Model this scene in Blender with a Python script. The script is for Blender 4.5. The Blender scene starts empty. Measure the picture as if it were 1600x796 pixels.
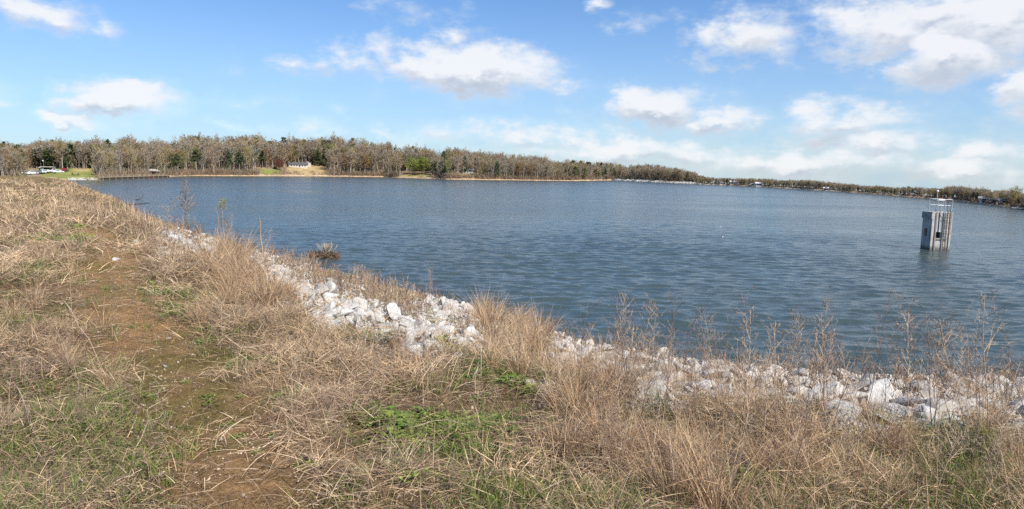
import bpy, math, random
import numpy as np
from mathutils import Vector, Matrix

rng = np.random.default_rng(7)
random.seed(7)
sc = bpy.context.scene
COL = sc.collection

# ------------------------------------------------------------------ camera
PW, PH, F = 1600.0, 796.0, 1100.0
EYE = np.array([0.0, 0.0, 8.0])            # metres above the lake
ROLL = math.atan(0.02)
PITCH = math.atan(132 * math.cos(ROLL) / F)
_fw = np.array([0, math.cos(PITCH), -math.sin(PITCH)])
_up0 = np.array([0, math.sin(PITCH), math.cos(PITCH)])
_r0 = np.array([1.0, 0, 0])
_rt = _r0 * math.cos(ROLL) + _up0 * math.sin(ROLL)
_up = _up0 * math.cos(ROLL) - _r0 * math.sin(ROLL)
cam = bpy.data.objects.new('camera', bpy.data.cameras.new('camera'))
COL.objects.link(cam)
M = Matrix(((_rt[0], _up[0], -_fw[0], EYE[0]), (_rt[1], _up[1], -_fw[1], EYE[1]),
            (_rt[2], _up[2], -_fw[2], EYE[2]), (0, 0, 0, 1)))
cam.matrix_world = M
cam.data.sensor_width = 36
cam.data.lens = 36 * F / PW
cam.data.clip_end = 20000
cam.data.clip_start = 0.05
sc.camera = cam
sc.cycles.use_denoising = False


def ray(u, v):
    u = np.asarray(u, float); v = np.asarray(v, float)
    return (_fw + ((u - PW / 2) / F)[..., None] * _rt - ((v - PH / 2) / F)[..., None] * _up)


def at_z(u, v, z):
    d = ray(u, v)
    return EYE + d * ((z - EYE[2]) / d[..., 2])[..., None]


def at_r(u, v, r):
    d = ray(u, v)
    return EYE + d * (np.asarray(r) / np.hypot(d[..., 0], d[..., 1]))[..., None]


def px(p):
    q = np.asarray(p, float) - EYE
    w = q @ _fw
    return PW / 2 + F * (q @ _rt) / w, PH / 2 - F * (q @ _up) / w


# ------------------------------------------------------------------ view, sun and sky
sc.view_settings.view_transform = 'Standard'
sc.view_settings.look = 'None'
sc.view_settings.exposure = 0.93
sc.view_settings.gamma = 1
SUN_EL = math.radians(47)
SUN_AZ = math.atan2(0.72, -0.70)           # clockwise from +Y
sd = Vector((math.sin(SUN_AZ) * math.cos(SUN_EL), math.cos(SUN_AZ) * math.cos(SUN_EL), math.sin(SUN_EL)))
sun = bpy.data.objects.new('sun', bpy.data.lights.new('sun', 'SUN'))
COL.objects.link(sun)
sun.data.energy = 4.0
sun.data.angle = math.radians(0.53)
sun.data.color = (1.0, 0.945, 0.865)
sun.rotation_euler = sd.to_track_quat('Z', 'Y').to_euler()

world = bpy.data.worlds.new('World')
sc.world = world
world.use_nodes = True
SKY_STRENGTH = 0.0605
# drifting clouds: picture centre, half width, half height, thickness
CLOUDS = [(55, 14, 85, 30, .8), (150, 40, 45, 20, .55), (185, 155, 92, 30, 1.1), (118, 187, 66, 17, .8),
          (470, 98, 80, 24, .5), (535, 95, 64, 28, .55), (592, 84, 52, 42, .62), (740, 110, 140, 42, 1.15), (660, 105, 80, 38, .85),
          (870, 130, 60, 17, .45), (720, 52, 36, 28, .55), (640, 14, 75, 22, .3), (1018, 166, 105, 36, 1.15),
          (1115, 188, 95, 25, .75), (1195, 190, 40, 20, .45), (1165, 58, 92, 48, .85), (1215, 85, 60, 30, .5), (1395, 40, 160, 60, .85),
          (1480, 78, 120, 56, 1.1), (1560, 25, 110, 85, 1.1), (1610, 130, 60, 80, .8), (1500, 20, 150, 50, .9), (1325, 195, 125, 40, .8),
          (1380, 225, 125, 36, .66), (830, 212, 210, 24, .64), (985, 236, 270, 27, .76), (1240, 252, 250, 32, .78), (640, 222, 60, 10, .4),
          (1500, 262, 180, 32, .7), (1560, 240, 100, 28, .66), (385, 155, 85, 14, .34), (522, 172, 26, 10, .5),
          (612, 209, 36, 11, .6), (480, 198, 52, 14, .5), (385, 196, 45, 8, .3), (940, 4, 26, 14, .7),
          (1010, 34, 60, 18, .28), (1108, 147, 24, 8, .35), (5, 163, 18, 9, .35), (890, 204, 40, 9, .6), (1210, 228, 40, 14, .5),
          (1760, 90, 160, 60, .7), (-140, 120, 120, 35, .6), (1720, 230, 150, 30, .5)]


def build_world():
    nt = world.node_tree
    N, L = nt.nodes, nt.links
    N.clear()

    def node(t, **k):
        n = N.new(t)
        for a, b in k.items():
            setattr(n, a, b)
        return n

    def math_(op, a, b=None, c=None, clamp=False):
        n = node('ShaderNodeMath', operation=op, use_clamp=clamp)
        for i, x in enumerate((a, b, c)):
            if x is None:
                continue
            if isinstance(x, (int, float)):
                n.inputs[i].default_value = x
            else:
                L.new(x, n.inputs[i])
        return n.outputs[0]

    def vec(op, a, b):
        n = node('ShaderNodeVectorMath', operation=op)
        for i, x in enumerate((a, b)):
            if x is None:
                continue
            if isinstance(x, (tuple, list)):
                n.inputs[i].default_value = x
            else:
                L.new(x, n.inputs[i])
        return n
    out = node('ShaderNodeOutputWorld')
    bg = node('ShaderNodeBackground')
    bg.inputs['Strength'].default_value = SKY_STRENGTH
    L.new(bg.outputs[0], out.inputs[0])
    sky = node('ShaderNodeTexSky', sky_type='NISHITA')
    sky.sun_disc = False
    sky.sun_elevation = SUN_EL
    sky.sun_rotation = SUN_AZ
    sky.air_density = 1.0
    sky.dust_density = 0.2
    sky.ozone_density = 1.3
    tc = node('ShaderNodeTexCoord')
    up_only = vec('MAXIMUM', tc.outputs['Generated'], (-1, -1, .004)).outputs[0]
    L.new(up_only, sky.inputs[0])
    sep = node('ShaderNodeSeparateXYZ')
    L.new(tc.outputs['Generated'], sep.inputs[0])
    az = math_('ARCTAN2', sep.outputs[0], sep.outputs[1])
    el = math_('ARCSINE', sep.outputs[2])
    comb = node('ShaderNodeCombineXYZ')
    L.new(az, comb.inputs[0]); L.new(el, comb.inputs[1])
    P = comb.outputs[0]
    s1 = vec('MULTIPLY', P, (1.0, 1.7, 1.0)).outputs[0]

    def noise(scale, detail, rough=.55):
        n = node('ShaderNodeTexNoise')
        n.inputs['Scale'].default_value = scale
        n.inputs['Detail'].default_value = detail
        n.inputs['Roughness'].default_value = rough
        L.new(s1, n.inputs['Vector'])
        return n
    n1 = noise(9, 3)
    n2 = noise(22, 9, .62)
    n3 = noise(70, 5, .6)
    d1 = vec('SUBTRACT', n1.outputs['Color'], (.5, .5, .5)).outputs[0]
    d1 = vec('MULTIPLY', d1, (.13, .05, 0)).outputs[0]
    d2 = vec('SUBTRACT', n2.outputs['Color'], (.5, .5, .5)).outputs[0]
    d2 = vec('MULTIPLY', d2, (.055, .04, 0)).outputs[0]
    Pd = vec('ADD', vec('ADD', P, d1).outputs[0], d2).outputs[0]
    cur = cur2 = None
    for (u, v, hw, hh, s) in CLOUDS:
        d = ray(u, v)
        d = d / np.linalg.norm(d)
        a0, e0 = math.atan2(d[0], d[1]), math.asin(d[2])
        k = math.cos(a0) ** 1.5
        def puff(dy):
            q = vec('SUBTRACT', Pd, (a0, e0 + dy, 0)).outputs[0]
            q = vec('MULTIPLY', q, (F / hw / k, F / hh / max(math.cos(a0), .3), 0)).outputs[0]
            ln = node('ShaderNodeVectorMath', operation='LENGTH')
            L.new(q, ln.inputs[0])
            return math_('MULTIPLY_ADD', ln.outputs['Value'], -s * .85, s * 1.15)
        m, m2 = puff(0), puff(-.012)
        cur = m if cur is None else math_('SMOOTH_MAX', cur, m, .12)
        cur2 = m2 if cur2 is None else math_('SMOOTH_MAX', cur2, m2, .12)
    nn = math_('MULTIPLY_ADD', n2.outputs['Fac'], 1.35, -.64)
    nn3 = math_('MULTIPLY_ADD', n3.outputs['Fac'], .3, -.15)
    dens = math_('ADD', math_('ADD', cur, nn), nn3)
    # thin the puffs' influence far outside
    mr = node('ShaderNodeMapRange', interpolation_type='SMOOTHSTEP')
    L.new(dens, mr.inputs[0])
    mr.inputs[1].default_value = -.04; mr.inputs[2].default_value = .88
    mr.inputs[3].default_value = 0; mr.inputs[4].default_value = 1
    # thin high veil near the horizon
    veil = node('ShaderNodeMapRange', interpolation_type='SMOOTHSTEP')
    L.new(el, veil.inputs[0])
    veil.inputs[1].default_value = .26; veil.inputs[2].default_value = -.01
    veil.inputs[3].default_value = 0; veil.inputs[4].default_value = .5
    alpha = math_('MAXIMUM', math_('MULTIPLY', mr.outputs[0], .93), veil.outputs[0])
    cr = node('ShaderNodeMix', data_type='RGBA')
    L.new(mr.outputs[0], cr.inputs['Factor'])
    cr.inputs['A'].default_value = (4.2, 5.6, 7.5, 1)
    cr.inputs['B'].default_value = (8.0, 8.15, 8.4, 1)
    # the blue of the clear sky, a little deeper than the model's
    tint = node('ShaderNodeMix', data_type='RGBA', blend_type='MULTIPLY')
    tint.inputs['Factor'].default_value = 1
    L.new(sky.outputs[0], tint.inputs['A'])
    tint.inputs['B'].default_value = SKY_TINT
    base = node('ShaderNodeMapRange', interpolation_type='SMOOTHSTEP')  # shading of the cloud undersides, put into their colour as grey
    L.new(math_('ADD', math_('SUBTRACT', cur2, cur), math_('MULTIPLY_ADD', n3.outputs['Fac'], .35, -.17)), base.inputs[0])
    base.inputs[1].default_value = -.10; base.inputs[2].default_value = .34
    lit = node('ShaderNodeMix', data_type='RGBA')
    L.new(math_('MULTIPLY', base.outputs[0], mr.outputs[0]), lit.inputs['Factor'])
    L.new(cr.outputs['Result'], lit.inputs['A'])
    lit.inputs['B'].default_value = (4.7, 5.2, 6.1, 1)
    mix = node('ShaderNodeMix', data_type='RGBA')
    L.new(alpha, mix.inputs['Factor'])
    L.new(tint.outputs['Result'], mix.inputs['A'])
    L.new(lit.outputs['Result'], mix.inputs['B'])
    L.new(mix.outputs['Result'], bg.inputs['Color'])


SKY_TINT = (.70, .95, 1.28, 1)
build_world()


# ------------------------------------------------------------------ helpers
def new_mat(name):
    m = bpy.data.materials.new(name)
    m.use_nodes = True
    b = m.node_tree.nodes['Principled BSDF']
    return m, m.node_tree.nodes, m.node_tree.links, b


def mat(name, col, rough=.8, var=.25, scale=3.0, metal=0.0, bump=0.0, attr=False, trans=0.0, detail=5):
    """a surface of one colour (or its own colour attribute) mottled by noise"""
    m, N, L, b = new_mat(name)
    b.inputs['Roughness'].default_value = rough
    b.inputs['Metallic'].default_value = metal
    b.inputs['Specular IOR Level'].default_value = .25
    tc = N.new('ShaderNodeTexCoord')
    n = N.new('ShaderNodeTexNoise')
    n.inputs['Scale'].default_value = scale
    n.inputs['Detail'].default_value = detail
    L.new(tc.outputs['Object'], n.inputs['Vector'])
    mr = N.new('ShaderNodeMapRange')
    L.new(n.outputs['Fac'], mr.inputs[0])
    mr.inputs[1].default_value = .3; mr.inputs[2].default_value = .7
    mr.inputs[3].default_value = 1 - var; mr.inputs[4].default_value = 1 + var
    mx = N.new('ShaderNodeVectorMath'); mx.operation = 'SCALE'
    if attr:
        a = N.new('ShaderNodeAttribute'); a.attribute_name = 'Col'
        L.new(a.outputs['Color'], mx.inputs[0])
    else:
        mx.inputs[0].default_value = col
    L.new(mr.outputs[0], mx.inputs['Scale'])
    L.new(mx.outputs[0], b.inputs['Base Color'])
    if bump:
        bp = N.new('ShaderNodeBump')
        bp.inputs['Distance'].default_value = bump
        bp.inputs['Strength'].default_value = .8
        L.new(n.outputs['Fac'], bp.inputs['Height'])
        L.new(bp.outputs[0], b.inputs['Normal'])
    if trans:
        tr = N.new('ShaderNodeBsdfTranslucent')
        L.new(mx.outputs[0], tr.inputs['Color'])
        ms = N.new('ShaderNodeMixShader'); ms.inputs[0].default_value = trans
        out = N['Material Output']
        L.new(b.outputs[0], ms.inputs[1]); L.new(tr.outputs[0], ms.inputs[2])
        L.new(ms.outputs[0], out.inputs[0])
    return m


def mesh_np(name, V, Fs, material, C=None, smooth=False):
    """V (n,3); Fs: list of int arrays (m,k)"""
    V = np.asarray(V, np.float32)
    if not isinstance(Fs, list):
        Fs = [Fs]
    Fs = [np.asarray(f, np.int32) for f in Fs if len(f)]
    me = bpy.data.meshes.new(name)
    me.vertices.add(len(V))
    me.vertices.foreach_set('co', V.ravel())
    tot = np.concatenate([np.full(len(f), f.shape[1], np.int32) for f in Fs])
    idx = np.concatenate([f.ravel() for f in Fs])
    st = np.concatenate([[0], np.cumsum(tot)[:-1]]).astype(np.int32)
    me.loops.add(len(idx))
    me.loops.foreach_set('vertex_index', idx)
    me.polygons.add(len(tot))
    me.polygons.foreach_set('loop_start', st)
    me.polygons.foreach_set('loop_total', tot)
    if smooth:
        me.polygons.foreach_set('use_smooth', np.ones(len(tot), bool))
    me.update(calc_edges=True)
    if C is not None:
        C = np.asarray(C, np.float32)
        a = me.color_attributes.new('Col', 'FLOAT_COLOR', 'POINT')
        a.data.foreach_set('color', np.c_[C, np.ones(len(C), np.float32)].ravel().astype(np.float32))
    me.materials.append(material)
    return me


def obj(name, me, parent=None):
    o = bpy.data.objects.new(name, me)
    COL.objects.link(o)
    if parent is not None:
        o.parent = parent
    return o


def tag(o, label=None, cat=None, group=None, kind=None):
    if label: o['label'] = label
    if cat: o['category'] = cat
    if group: o['group'] = group
    if kind: o['kind'] = kind
    return o


def empty(name, loc=(0, 0, 0), rz=0.0):
    o = bpy.data.objects.new(name, None)
    COL.objects.link(o)
    o.location = loc
    o.rotation_euler = (0, 0, rz)
    o.empty_display_size = .1
    return o


def copy_tree(o):
    c = o.copy()
    COL.objects.link(c)
    for ch in list(o.children):
        d = ch.copy()
        COL.objects.link(d)
        d.parent = c
        for g in list(ch.children):
            e = g.copy()
            COL.objects.link(e)
            e.parent = d
    return c


class MB:
    """collects shapes into one mesh"""
    def __init__(s):
        s.v = []; s.f = []

    def add(s, vs, fs):
        b = len(s.v)
        s.v += [tuple(map(float, p)) for p in vs]
        s.f += [tuple(b + i for i in f) for f in fs]
        return s

    def box(s, x0, x1, y0, y1, z0, z1):
        return s.add([(x0, y0, z0), (x1, y0, z0), (x1, y1, z0), (x0, y1, z0), (x0, y0, z1), (x1, y0, z1), (x1, y1, z1), (x0, y1, z1)],
                     [(0, 3, 2, 1), (4, 5, 6, 7), (0, 1, 5, 4), (1, 2, 6, 5), (2, 3, 7, 6), (3, 0, 4, 7)])

    def tube(s, a, b, r0, r1=None, n=6):
        return s.path([a, b], [r0, r0 if r1 is None else r1], n)

    def path(s, pts, rad, n=6):
        pts = [np.asarray(p, float) for p in pts]
        vs = []
        for i, p in enumerate(pts):
            d = pts[min(i + 1, len(pts) - 1)] - pts[max(i - 1, 0)]
            d = d / (np.linalg.norm(d) + 1e-9)
            a = np.cross(d, (0, 0, 1) if abs(d[2]) < .9 else (1, 0, 0))
            a /= np.linalg.norm(a)
            c = np.cross(d, a)
            for k in range(n):
                t = 2 * math.pi * k / n
                vs.append(p + rad[i] * (math.cos(t) * a + math.sin(t) * c))
        fs = []
        for i in range(len(pts) - 1):
            for k in range(n):
                fs.append((i * n + k, i * n + (k + 1) % n, (i + 1) * n + (k + 1) % n, (i + 1) * n + k))
        fs.append(tuple(range(n))[::-1])
        fs.append(tuple((len(pts) - 1) * n + k for k in range(n)))
        return s.add(vs, fs)

    def prism(s, prof, y0, y1):
        """a profile in x,z swept along y"""
        n = len(prof)
        vs = [(x, y0, z) for x, z in prof] + [(x, y1, z) for x, z in prof]
        fs = [tuple(range(n)), tuple(range(2 * n - 1, n - 1, -1))]
        for i in range(n):
            j = (i + 1) % n
            fs.append((i, n + i, n + j, j))
        return s.add(vs, fs)

    def mesh(s, name, m, bevel=0):
        me = bpy.data.meshes.new(name)
        me.from_pydata(s.v, [], s.f)
        me.materials.append(m)
        me.update()
        if bevel:
            import bmesh
            bm = bmesh.new(); bm.from_mesh(me)
            bmesh.ops.bevel(bm, geom=list(bm.edges), offset=bevel, segments=1, affect='EDGES')
            bm.to_mesh(me); bm.free()
        return me

    def build(s, name, m, parent=None, bevel=0):
        return obj(name, s.mesh(name, m, bevel), parent)


# ------------------------------------------------------------------ the near bank: crest of the dam and slope down to the lake
def polar(P):
    return np.arctan2(P[..., 0], P[..., 1]), np.hypot(P[..., 0], P[..., 1])


CREST = 6.3
E_px = np.array([(0, 275), (60, 276), (100, 282), (130, 294), (160, 311), (220, 344), (260, 367), (350, 412), (480, 478), (560, 517), (640, 547),
                 (830, 592), (1000, 620), (1250, 662), (1600, 690)], float)
W_px = np.array([(105, 283), (130, 292), (160, 303), (220, 336), (300, 363), (400, 393), (500, 420), (600, 446), (700, 471), (800, 500), (900, 533),
                 (1000, 555), (1100, 569), (1200, 579), (1400, 590), (1600, 599)], float)
eT, eR = polar(at_z(E_px[:, 0], E_px[:, 1], CREST))
wT, wR = polar(at_z(W_px[:, 0], W_px[:, 1], 0.0))


def ext(T, R, right, left):
    rt, rr = polar(np.array(right, float))
    return (np.r_[[-math.pi, -1.6, -.9], T, rt, [math.pi]], np.r_[left, R, rr, [left[0]]])


eT, eR = ext(eT, eR, [(9, 4.4), (20, 4.0), (60, 3.0), (160, 0)], [70, 70, 80])
wT, wR = ext(wT, wR, [(45, 27), (100, 24), (300, 10)], [320, 320, 320])


def d_edge(th): return np.interp(th, eT, eR)
def d_water(th): return np.interp(th, wT, wR)


def z_base(th, r):
    e, w = d_edge(th), d_water(th)
    t = np.clip((r - e) / (w - e), 0, None)
    z = CREST - CREST * np.where(t < 1, np.clip(t, 0, 1) ** .93, 1 + (t - 1) * 1.2)
    return np.maximum(z, -2.5)


def lumps(x, y):
    r = np.hypot(x, y)
    return ((.035 * np.sin(1.9 * x + 1.3 * y) * np.sin(1.1 * y - .7 * x + 1) + .025 * np.sin(4.1 * x - 2.9 * y + .6) + .018 * np.sin(6.3 * y + 2.2 * x)
             + .012 * np.sin(11 * x + 7 * y) * np.sin(9 * y - 5 * x)) * np.clip(r / 3, 0, 1)
            + .05 * np.sin(.37 * x + .9) * np.sin(.41 * y) * np.clip(r / 6, 0, 1))


def ground_z(x, y):
    th, r = np.arctan2(x, y), np.hypot(x, y)
    return z_base(th, r) + lumps(x, y)


def hit(u, v):
    """where the line of sight through photograph point u,v meets the bank; r is nan on the water"""
    d = ray(u, v)
    th = np.arctan2(d[..., 0], d[..., 1])
    m = -d[..., 2] / np.hypot(d[..., 0], d[..., 1])
    e, w = d_edge(th), d_water(th)
    lo, hi = np.full_like(th, .5), w.copy()
    for _ in range(40):
        mid = (lo + hi) / 2
        below = (EYE[2] - z_base(th, mid)) / mid > m    # sight line still above the ground here
        lo = np.where(below, mid, lo); hi = np.where(below, hi, mid)
    r = np.where((m > EYE[2] / w), (lo + hi) / 2, np.nan)
    x, y = r * np.sin(th), r * np.cos(th)
    return x, y, r


def ground_pt(u, v):
    x, y, r = hit(np.array([u], float), np.array([v], float))
    return float(x[0]), float(y[0]), float(ground_z(x, y)[0])


# the trodden strip of bare earth along the crest
PATH_px = [(440, 830), (385, 745), (300, 640), (250, 570), (215, 500), (190, 450), (178, 410), (150, 360)]
PATH = np.array([ground_pt(u, v)[:2] for u, v in PATH_px])


def path_d(x, y):
    best = np.full(np.shape(x), 1e9)
    for a, b in zip(PATH[:-1], PATH[1:]):
        ab = b - a
        t = np.clip(((x - a[0]) * ab[0] + (y - a[1]) * ab[1]) / (ab @ ab), 0, 1)
        best = np.minimum(best, np.hypot(x - a[0] - t * ab[0], y - a[1] - t * ab[1]))
    return best + .55 * (vnoise(np.asarray(x, float), np.asarray(y, float), .9, 51) - .35)


def vnoise(x, y, s, seed=0):
    """cheap smooth value noise"""
    r = np.random.default_rng(seed).random((64, 64))
    X, Y = x * s, y * s
    i, j = np.floor(X).astype(int), np.floor(Y).astype(int)
    fx, fy = X - i, Y - j
    fx, fy = fx * fx * (3 - 2 * fx), fy * fy * (3 - 2 * fy)
    g = lambda a, b: r[a % 64, b % 64]
    return (g(i, j) * (1 - fx) + g(i + 1, j) * fx) * (1 - fy) + (g(i, j + 1) * (1 - fx) + g(i + 1, j + 1) * fx) * fy


def build_bank():
    th = np.r_[np.linspace(-math.pi, -.75, 70)[:-1], np.linspace(-.75, .75, 620), np.linspace(.75, math.pi, 70)[1:]]
    r = np.r_[.25, np.geomspace(.6, 12, 190), np.geomspace(12, 340, 150)[1:]]
    T, R = np.meshgrid(th, r, indexing='ij')
    X, Y = R * np.sin(T), R * np.cos(T)
    Z = ground_z(X, Y)
    n, m = T.shape
    V = np.stack([X, Y, Z], -1).reshape(-1, 3)
    i, j = np.meshgrid(np.arange(n - 1), np.arange(m - 1), indexing='ij')
    a = (i * m + j).ravel()
    Fq = np.stack([a, a + 1, a + m + 1, a + m], -1)
    x, y = V[:, 0], V[:, 1]
    e, w = d_edge(T).ravel(), d_water(T).ravel()
    t = (R.ravel() - e) / (w - e)
    soil = np.array([.37, .225, .105]); litter = np.array([.20, .135, .07]); moss = np.array([.17, .145, .04]); grav = np.array([.34, .31, .26])
    wet = np.array([.10, .085, .06])
    pd = path_d(x, y) + .5 * (vnoise(x, y, 1.3, 1) - .5) + .25 * (vnoise(x, y, 4.5, 2) - .5)
    k = np.clip(1.3 - pd / .7, 0, 1)[:, None]
    C = litter + (soil - litter) * k
    mo = np.clip((vnoise(x, y, .9, 3) * .6 + vnoise(x, y, 3.7, 4) * .5 - .5) * 4, 0, 1)[:, None] * .65
    C = C + (moss - C) * mo
    g = np.clip((t - .05) * 6, 0, 1)[:, None] * np.clip(vnoise(x, y, .5, 5) + .3, 0, 1)[:, None]
    C = C + (grav * np.array([.85, .8, .7]) - C) * g * .7
    wz = np.clip((.35 - V[:, 2]) / .3, 0, 1)[:, None]
    C = C + (wet - C) * wz
    m_, N, L, b = new_mat('bank_earth')
    a_ = N.new('ShaderNodeAttribute'); a_.attribute_name = 'Col'
    geo = N.new('ShaderNodeNewGeometry')

    def nz(s, det, ro=.6):
        q = N.new('ShaderNodeTexNoise'); q.inputs['Scale'].default_value = s; q.inputs['Detail'].default_value = det
        q.inputs['Roughness'].default_value = ro
        L.new(geo.outputs['Position'], q.inputs['Vector']); return q
    n1, n2 = nz(6, 8, .75), nz(55, 8, .8)
    vor = N.new('ShaderNodeTexVoronoi'); vor.inputs['Scale'].default_value = 22
    L.new(geo.outputs['Position'], vor.inputs['Vector'])
    mr = N.new('ShaderNodeMapRange'); L.new(n1.outputs['Fac'], mr.inputs[0])
    mr.inputs[1].default_value = .3; mr.inputs[2].default_value = .72; mr.inputs[3].default_value = .55; mr.inputs[4].default_value = 1.45
    mr2 = N.new('ShaderNodeMapRange'); L.new(n2.outputs['Fac'], mr2.inputs[0])
    mr2.inputs[1].default_value = .33; mr2.inputs[2].default_value = .67; mr2.inputs[3].default_value = .4; mr2.inputs[4].default_value = 1.6
    mu = N.new('ShaderNodeMath'); mu.operation = 'MULTIPLY'; L.new(mr.outputs[0], mu.inputs[0]); L.new(mr2.outputs[0], mu.inputs[1])
    scl = N.new('ShaderNodeVectorMath'); scl.operation = 'SCALE'
    L.new(a_.outputs['Color'], scl.inputs[0]); L.new(mu.outputs[0], scl.inputs['Scale'])
    L.new(scl.outputs[0], b.inputs['Base Color'])
    b.inputs['Roughness'].default_value = .95; b.inputs['Specular IOR Level'].default_value = .1
    ad = N.new('ShaderNodeMath'); ad.operation = 'ADD'; L.new(n1.outputs['Fac'], ad.inputs[0]); L.new(n2.outputs['Fac'], ad.inputs[1])
    bp = N.new('ShaderNodeBump'); bp.inputs['Distance'].default_value = .055; bp.inputs['Strength'].default_value = 1
    L.new(ad.outputs[0], bp.inputs['Height']); L.new(bp.outputs[0], b.inputs['Normal'])
    o = obj('ground', mesh_np('ground', V, Fq, m_, C, smooth=True))
    tag(o, kind='structure')


build_bank()

# ------------------------------------------------------------------ far shore profile
S_px = np.array([(-500, 276), (-200, 278), (60, 279.5), (100, 281.5), (150, 281.5), (200, 278.5), (260, 276.5), (300, 275), (500, 275.8), (600, 277), (700, 280.6), (850, 282.6),
                 (900, 283), (957, 282), (1090, 288), (1200, 293), (1310, 299.5), (1400, 306.3), (1500, 315), (1600, 327), (1800, 356), (2100, 400)], float)
T_px = np.array([(-500, 222), (0, 224), (60, 225), (130, 222), (190, 220), (250, 220), (290, 215), (350, 217), (400, 213), (425, 212), (450, 214), (500, 214), (560, 219), (600, 221), (640, 231), (700, 233),
                 (760, 238), (800, 242), (840, 244), (870, 253), (900, 251), (940, 252), (980, 257), (1030, 259), (1060, 265), (1085, 269), (1096, 277), (1130, 277),
                 (1200, 280), (1270, 282), (1320, 286), (1350, 289), (1400, 292), (1450, 293), (1500, 293), (1560, 297), (1600, 299), (1800, 315), (2100, 350)], float)


def hor(u): return 250 + .02 * np.asarray(u, float)


def shore_r(u):
    p = at_z(u, np.interp(u, S_px[:, 0], S_px[:, 1]), 0.0)
    return np.hypot(p[..., 0], p[..., 1])


def u_theta(u):
    d = ray(u, hor(u))
    return np.arctan2(d[..., 0], d[..., 1])


_uu = np.linspace(-500, 2100, 1400)
_tt = u_theta(_uu)
_sr = shore_r(_uu)
_ht_px = np.interp(_uu, S_px[:, 0], S_px[:, 1]) - np.interp(_uu, T_px[:, 0], T_px[:, 1])
_A = _ht_px * _sr / F / np.cos(_tt)                        # apparent height of the wooded bank in metres
_B = np.clip(_A * 3.6, 16, 110)                            # depth of the wood that shows
_ztop = EYE[2] + (hor(_uu) - np.interp(_uu, T_px[:, 0], T_px[:, 1])) / F / np.cos(_tt) ** -0 * (_sr + _B) * np.cos(_tt)
_H = np.clip(np.where(_A > 14, _ztop * .60, _ztop * .80), 2.5, 19)   # height of the trees
k_ = np.ones(31) / 31
_H = np.convolve(np.pad(_H, 15, 'edge'), k_, 'valid')
_B = np.convolve(np.pad(_B, 15, 'edge'), k_, 'valid')
_G = np.clip(_ztop - _H, .6, None)                          # ground height at the back of the wood


def far_ground(th, r):
    s, B, G = np.interp(th, _tt, _sr), np.interp(th, _tt, _B), np.interp(th, _tt, _G)
    q = (r - s) / B
    bank = .55 * np.clip((r - s) / 3.0, -1.5, 1)
    return bank + np.clip(q, 0, 1) * (G - .55) + np.clip(r - s - B, 0, None) * -.03 + np.clip(r - s - 3, 0, 1) * .08 * np.sin(r * .21 + th * 40)


def far_pt(u, r):
    th = float(u_theta(np.array(float(u))))
    return r * math.sin(th), r * math.cos(th), float(far_ground(np.array(th), np.array(float(r))))


def far_from_px(u, v):
    """first point of the far shore seen through u,v"""
    th = float(u_theta(np.array(float(u))))
    s = float(np.interp(th, _tt, _sr))
    for k in range(0, 1200):
        r = s + k * .15
        z = float(far_ground(np.array(th), np.array(r)))
        p = (r * math.sin(th), r * math.cos(th), z)
        if px(p)[1] <= v:
            return p
    return p


def build_far_ground():
    th = np.linspace(_tt[2], _tt[-3], 900)
    q = np.r_[-25, -12, -6, -3, -1.5, -.7, 0, .6, 1.2, 2, 3, 4, 5.5, 7, 9, 12, 15, 18, 22, 26, 30, 35, 40, 46, 53, 60, 70, 80, 95, 110, 140, 200, 400, 1000, 3000]
    T, Q = np.meshgrid(th, q, indexing='ij')
    R = np.interp(T, _tt, _sr) + Q + 1.2 * np.sin(T * 160) + .8 * np.sin(T * 367 + 1) * (np.abs(Q) < 40)
    Z = far_ground(T, R)
    V = np.stack([R * np.sin(T), R * np.cos(T), Z], -1).reshape(-1, 3)
    n, m = T.shape
    i, j = np.meshgrid(np.arange(n - 1), np.arange(m - 1), indexing='ij')
    a = (i * m + j).ravel()
    Fq = np.stack([a, a + 1, a + m + 1, a + m], -1)
    sand = np.array([.40, .29, .18]); litter = np.array([.17, .12, .075]); grass = np.array([.19, .205, .05]); dry = np.array([.36, .27, .13]); red = np.array([.22, .11, .06])
    U = np.interp(T.ravel(), _tt, _uu)
    q_ = Q.ravel()
    C = np.repeat(litter[None], len(V), 0)
    nz = vnoise(V[:, 0], V[:, 1], .13, 8)[:, None]
    C = C + (dry - C) * np.clip((nz - .55) * 3, 0, .5)
    k = np.clip((5.5 - q_) / 2.5, 0, 1)[:, None]
    C = C + (sand - C) * k * np.clip(.55 + nz, 0, 1)
    for (u0, u1, q0, q1, colr, amt) in [(60, 152, 1, 95, grass, .95), (110, 160, 30, 75, dry, .6), (403, 445, 5, 34, grass, .95), (446, 512, 7, 48, dry, .9), (466, 500, 5, 14, np.array([.50, .36, .18]), .8),
                                        (622, 680, 4, 30, (grass + dry) / 2, .8), (715, 770, 5, 45, (grass + dry) / 2, .7), (790, 830, 5, 35, grass, .5),
                                        (960, 1075, 5, 40, grass * .8, .8), (1150, 1600, 2, 12, (grass + dry) / 2, .4), (1480, 1600, 2, 9, grass, .5), (300, 402, 2, 14, red, .5), (700, 900, 1.5, 9, red, .6), (-300, 62, 0, 120, np.array([.24, .20, .13]), .8)]:
        kk = (np.clip((U - u0) / 6 + nz[:, 0] - .5, 0, 1) * np.clip((u1 - U) / 6 + nz[:, 0] - .5, 0, 1) * np.clip((q_ - q0) / 2, 0, 1) * np.clip((q1 - q_) / 6, 0, 1))[:, None]
        C = C + (colr - C) * kk * amt
    m_ = mat('far_ground_earth', (1, 1, 1), .95, .3, .35, attr=True, detail=8)
    o = obj('hills', mesh_np('hills', V, Fq, m_, C, smooth=True))
    tag(o, kind='structure')


build_far_ground()


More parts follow.
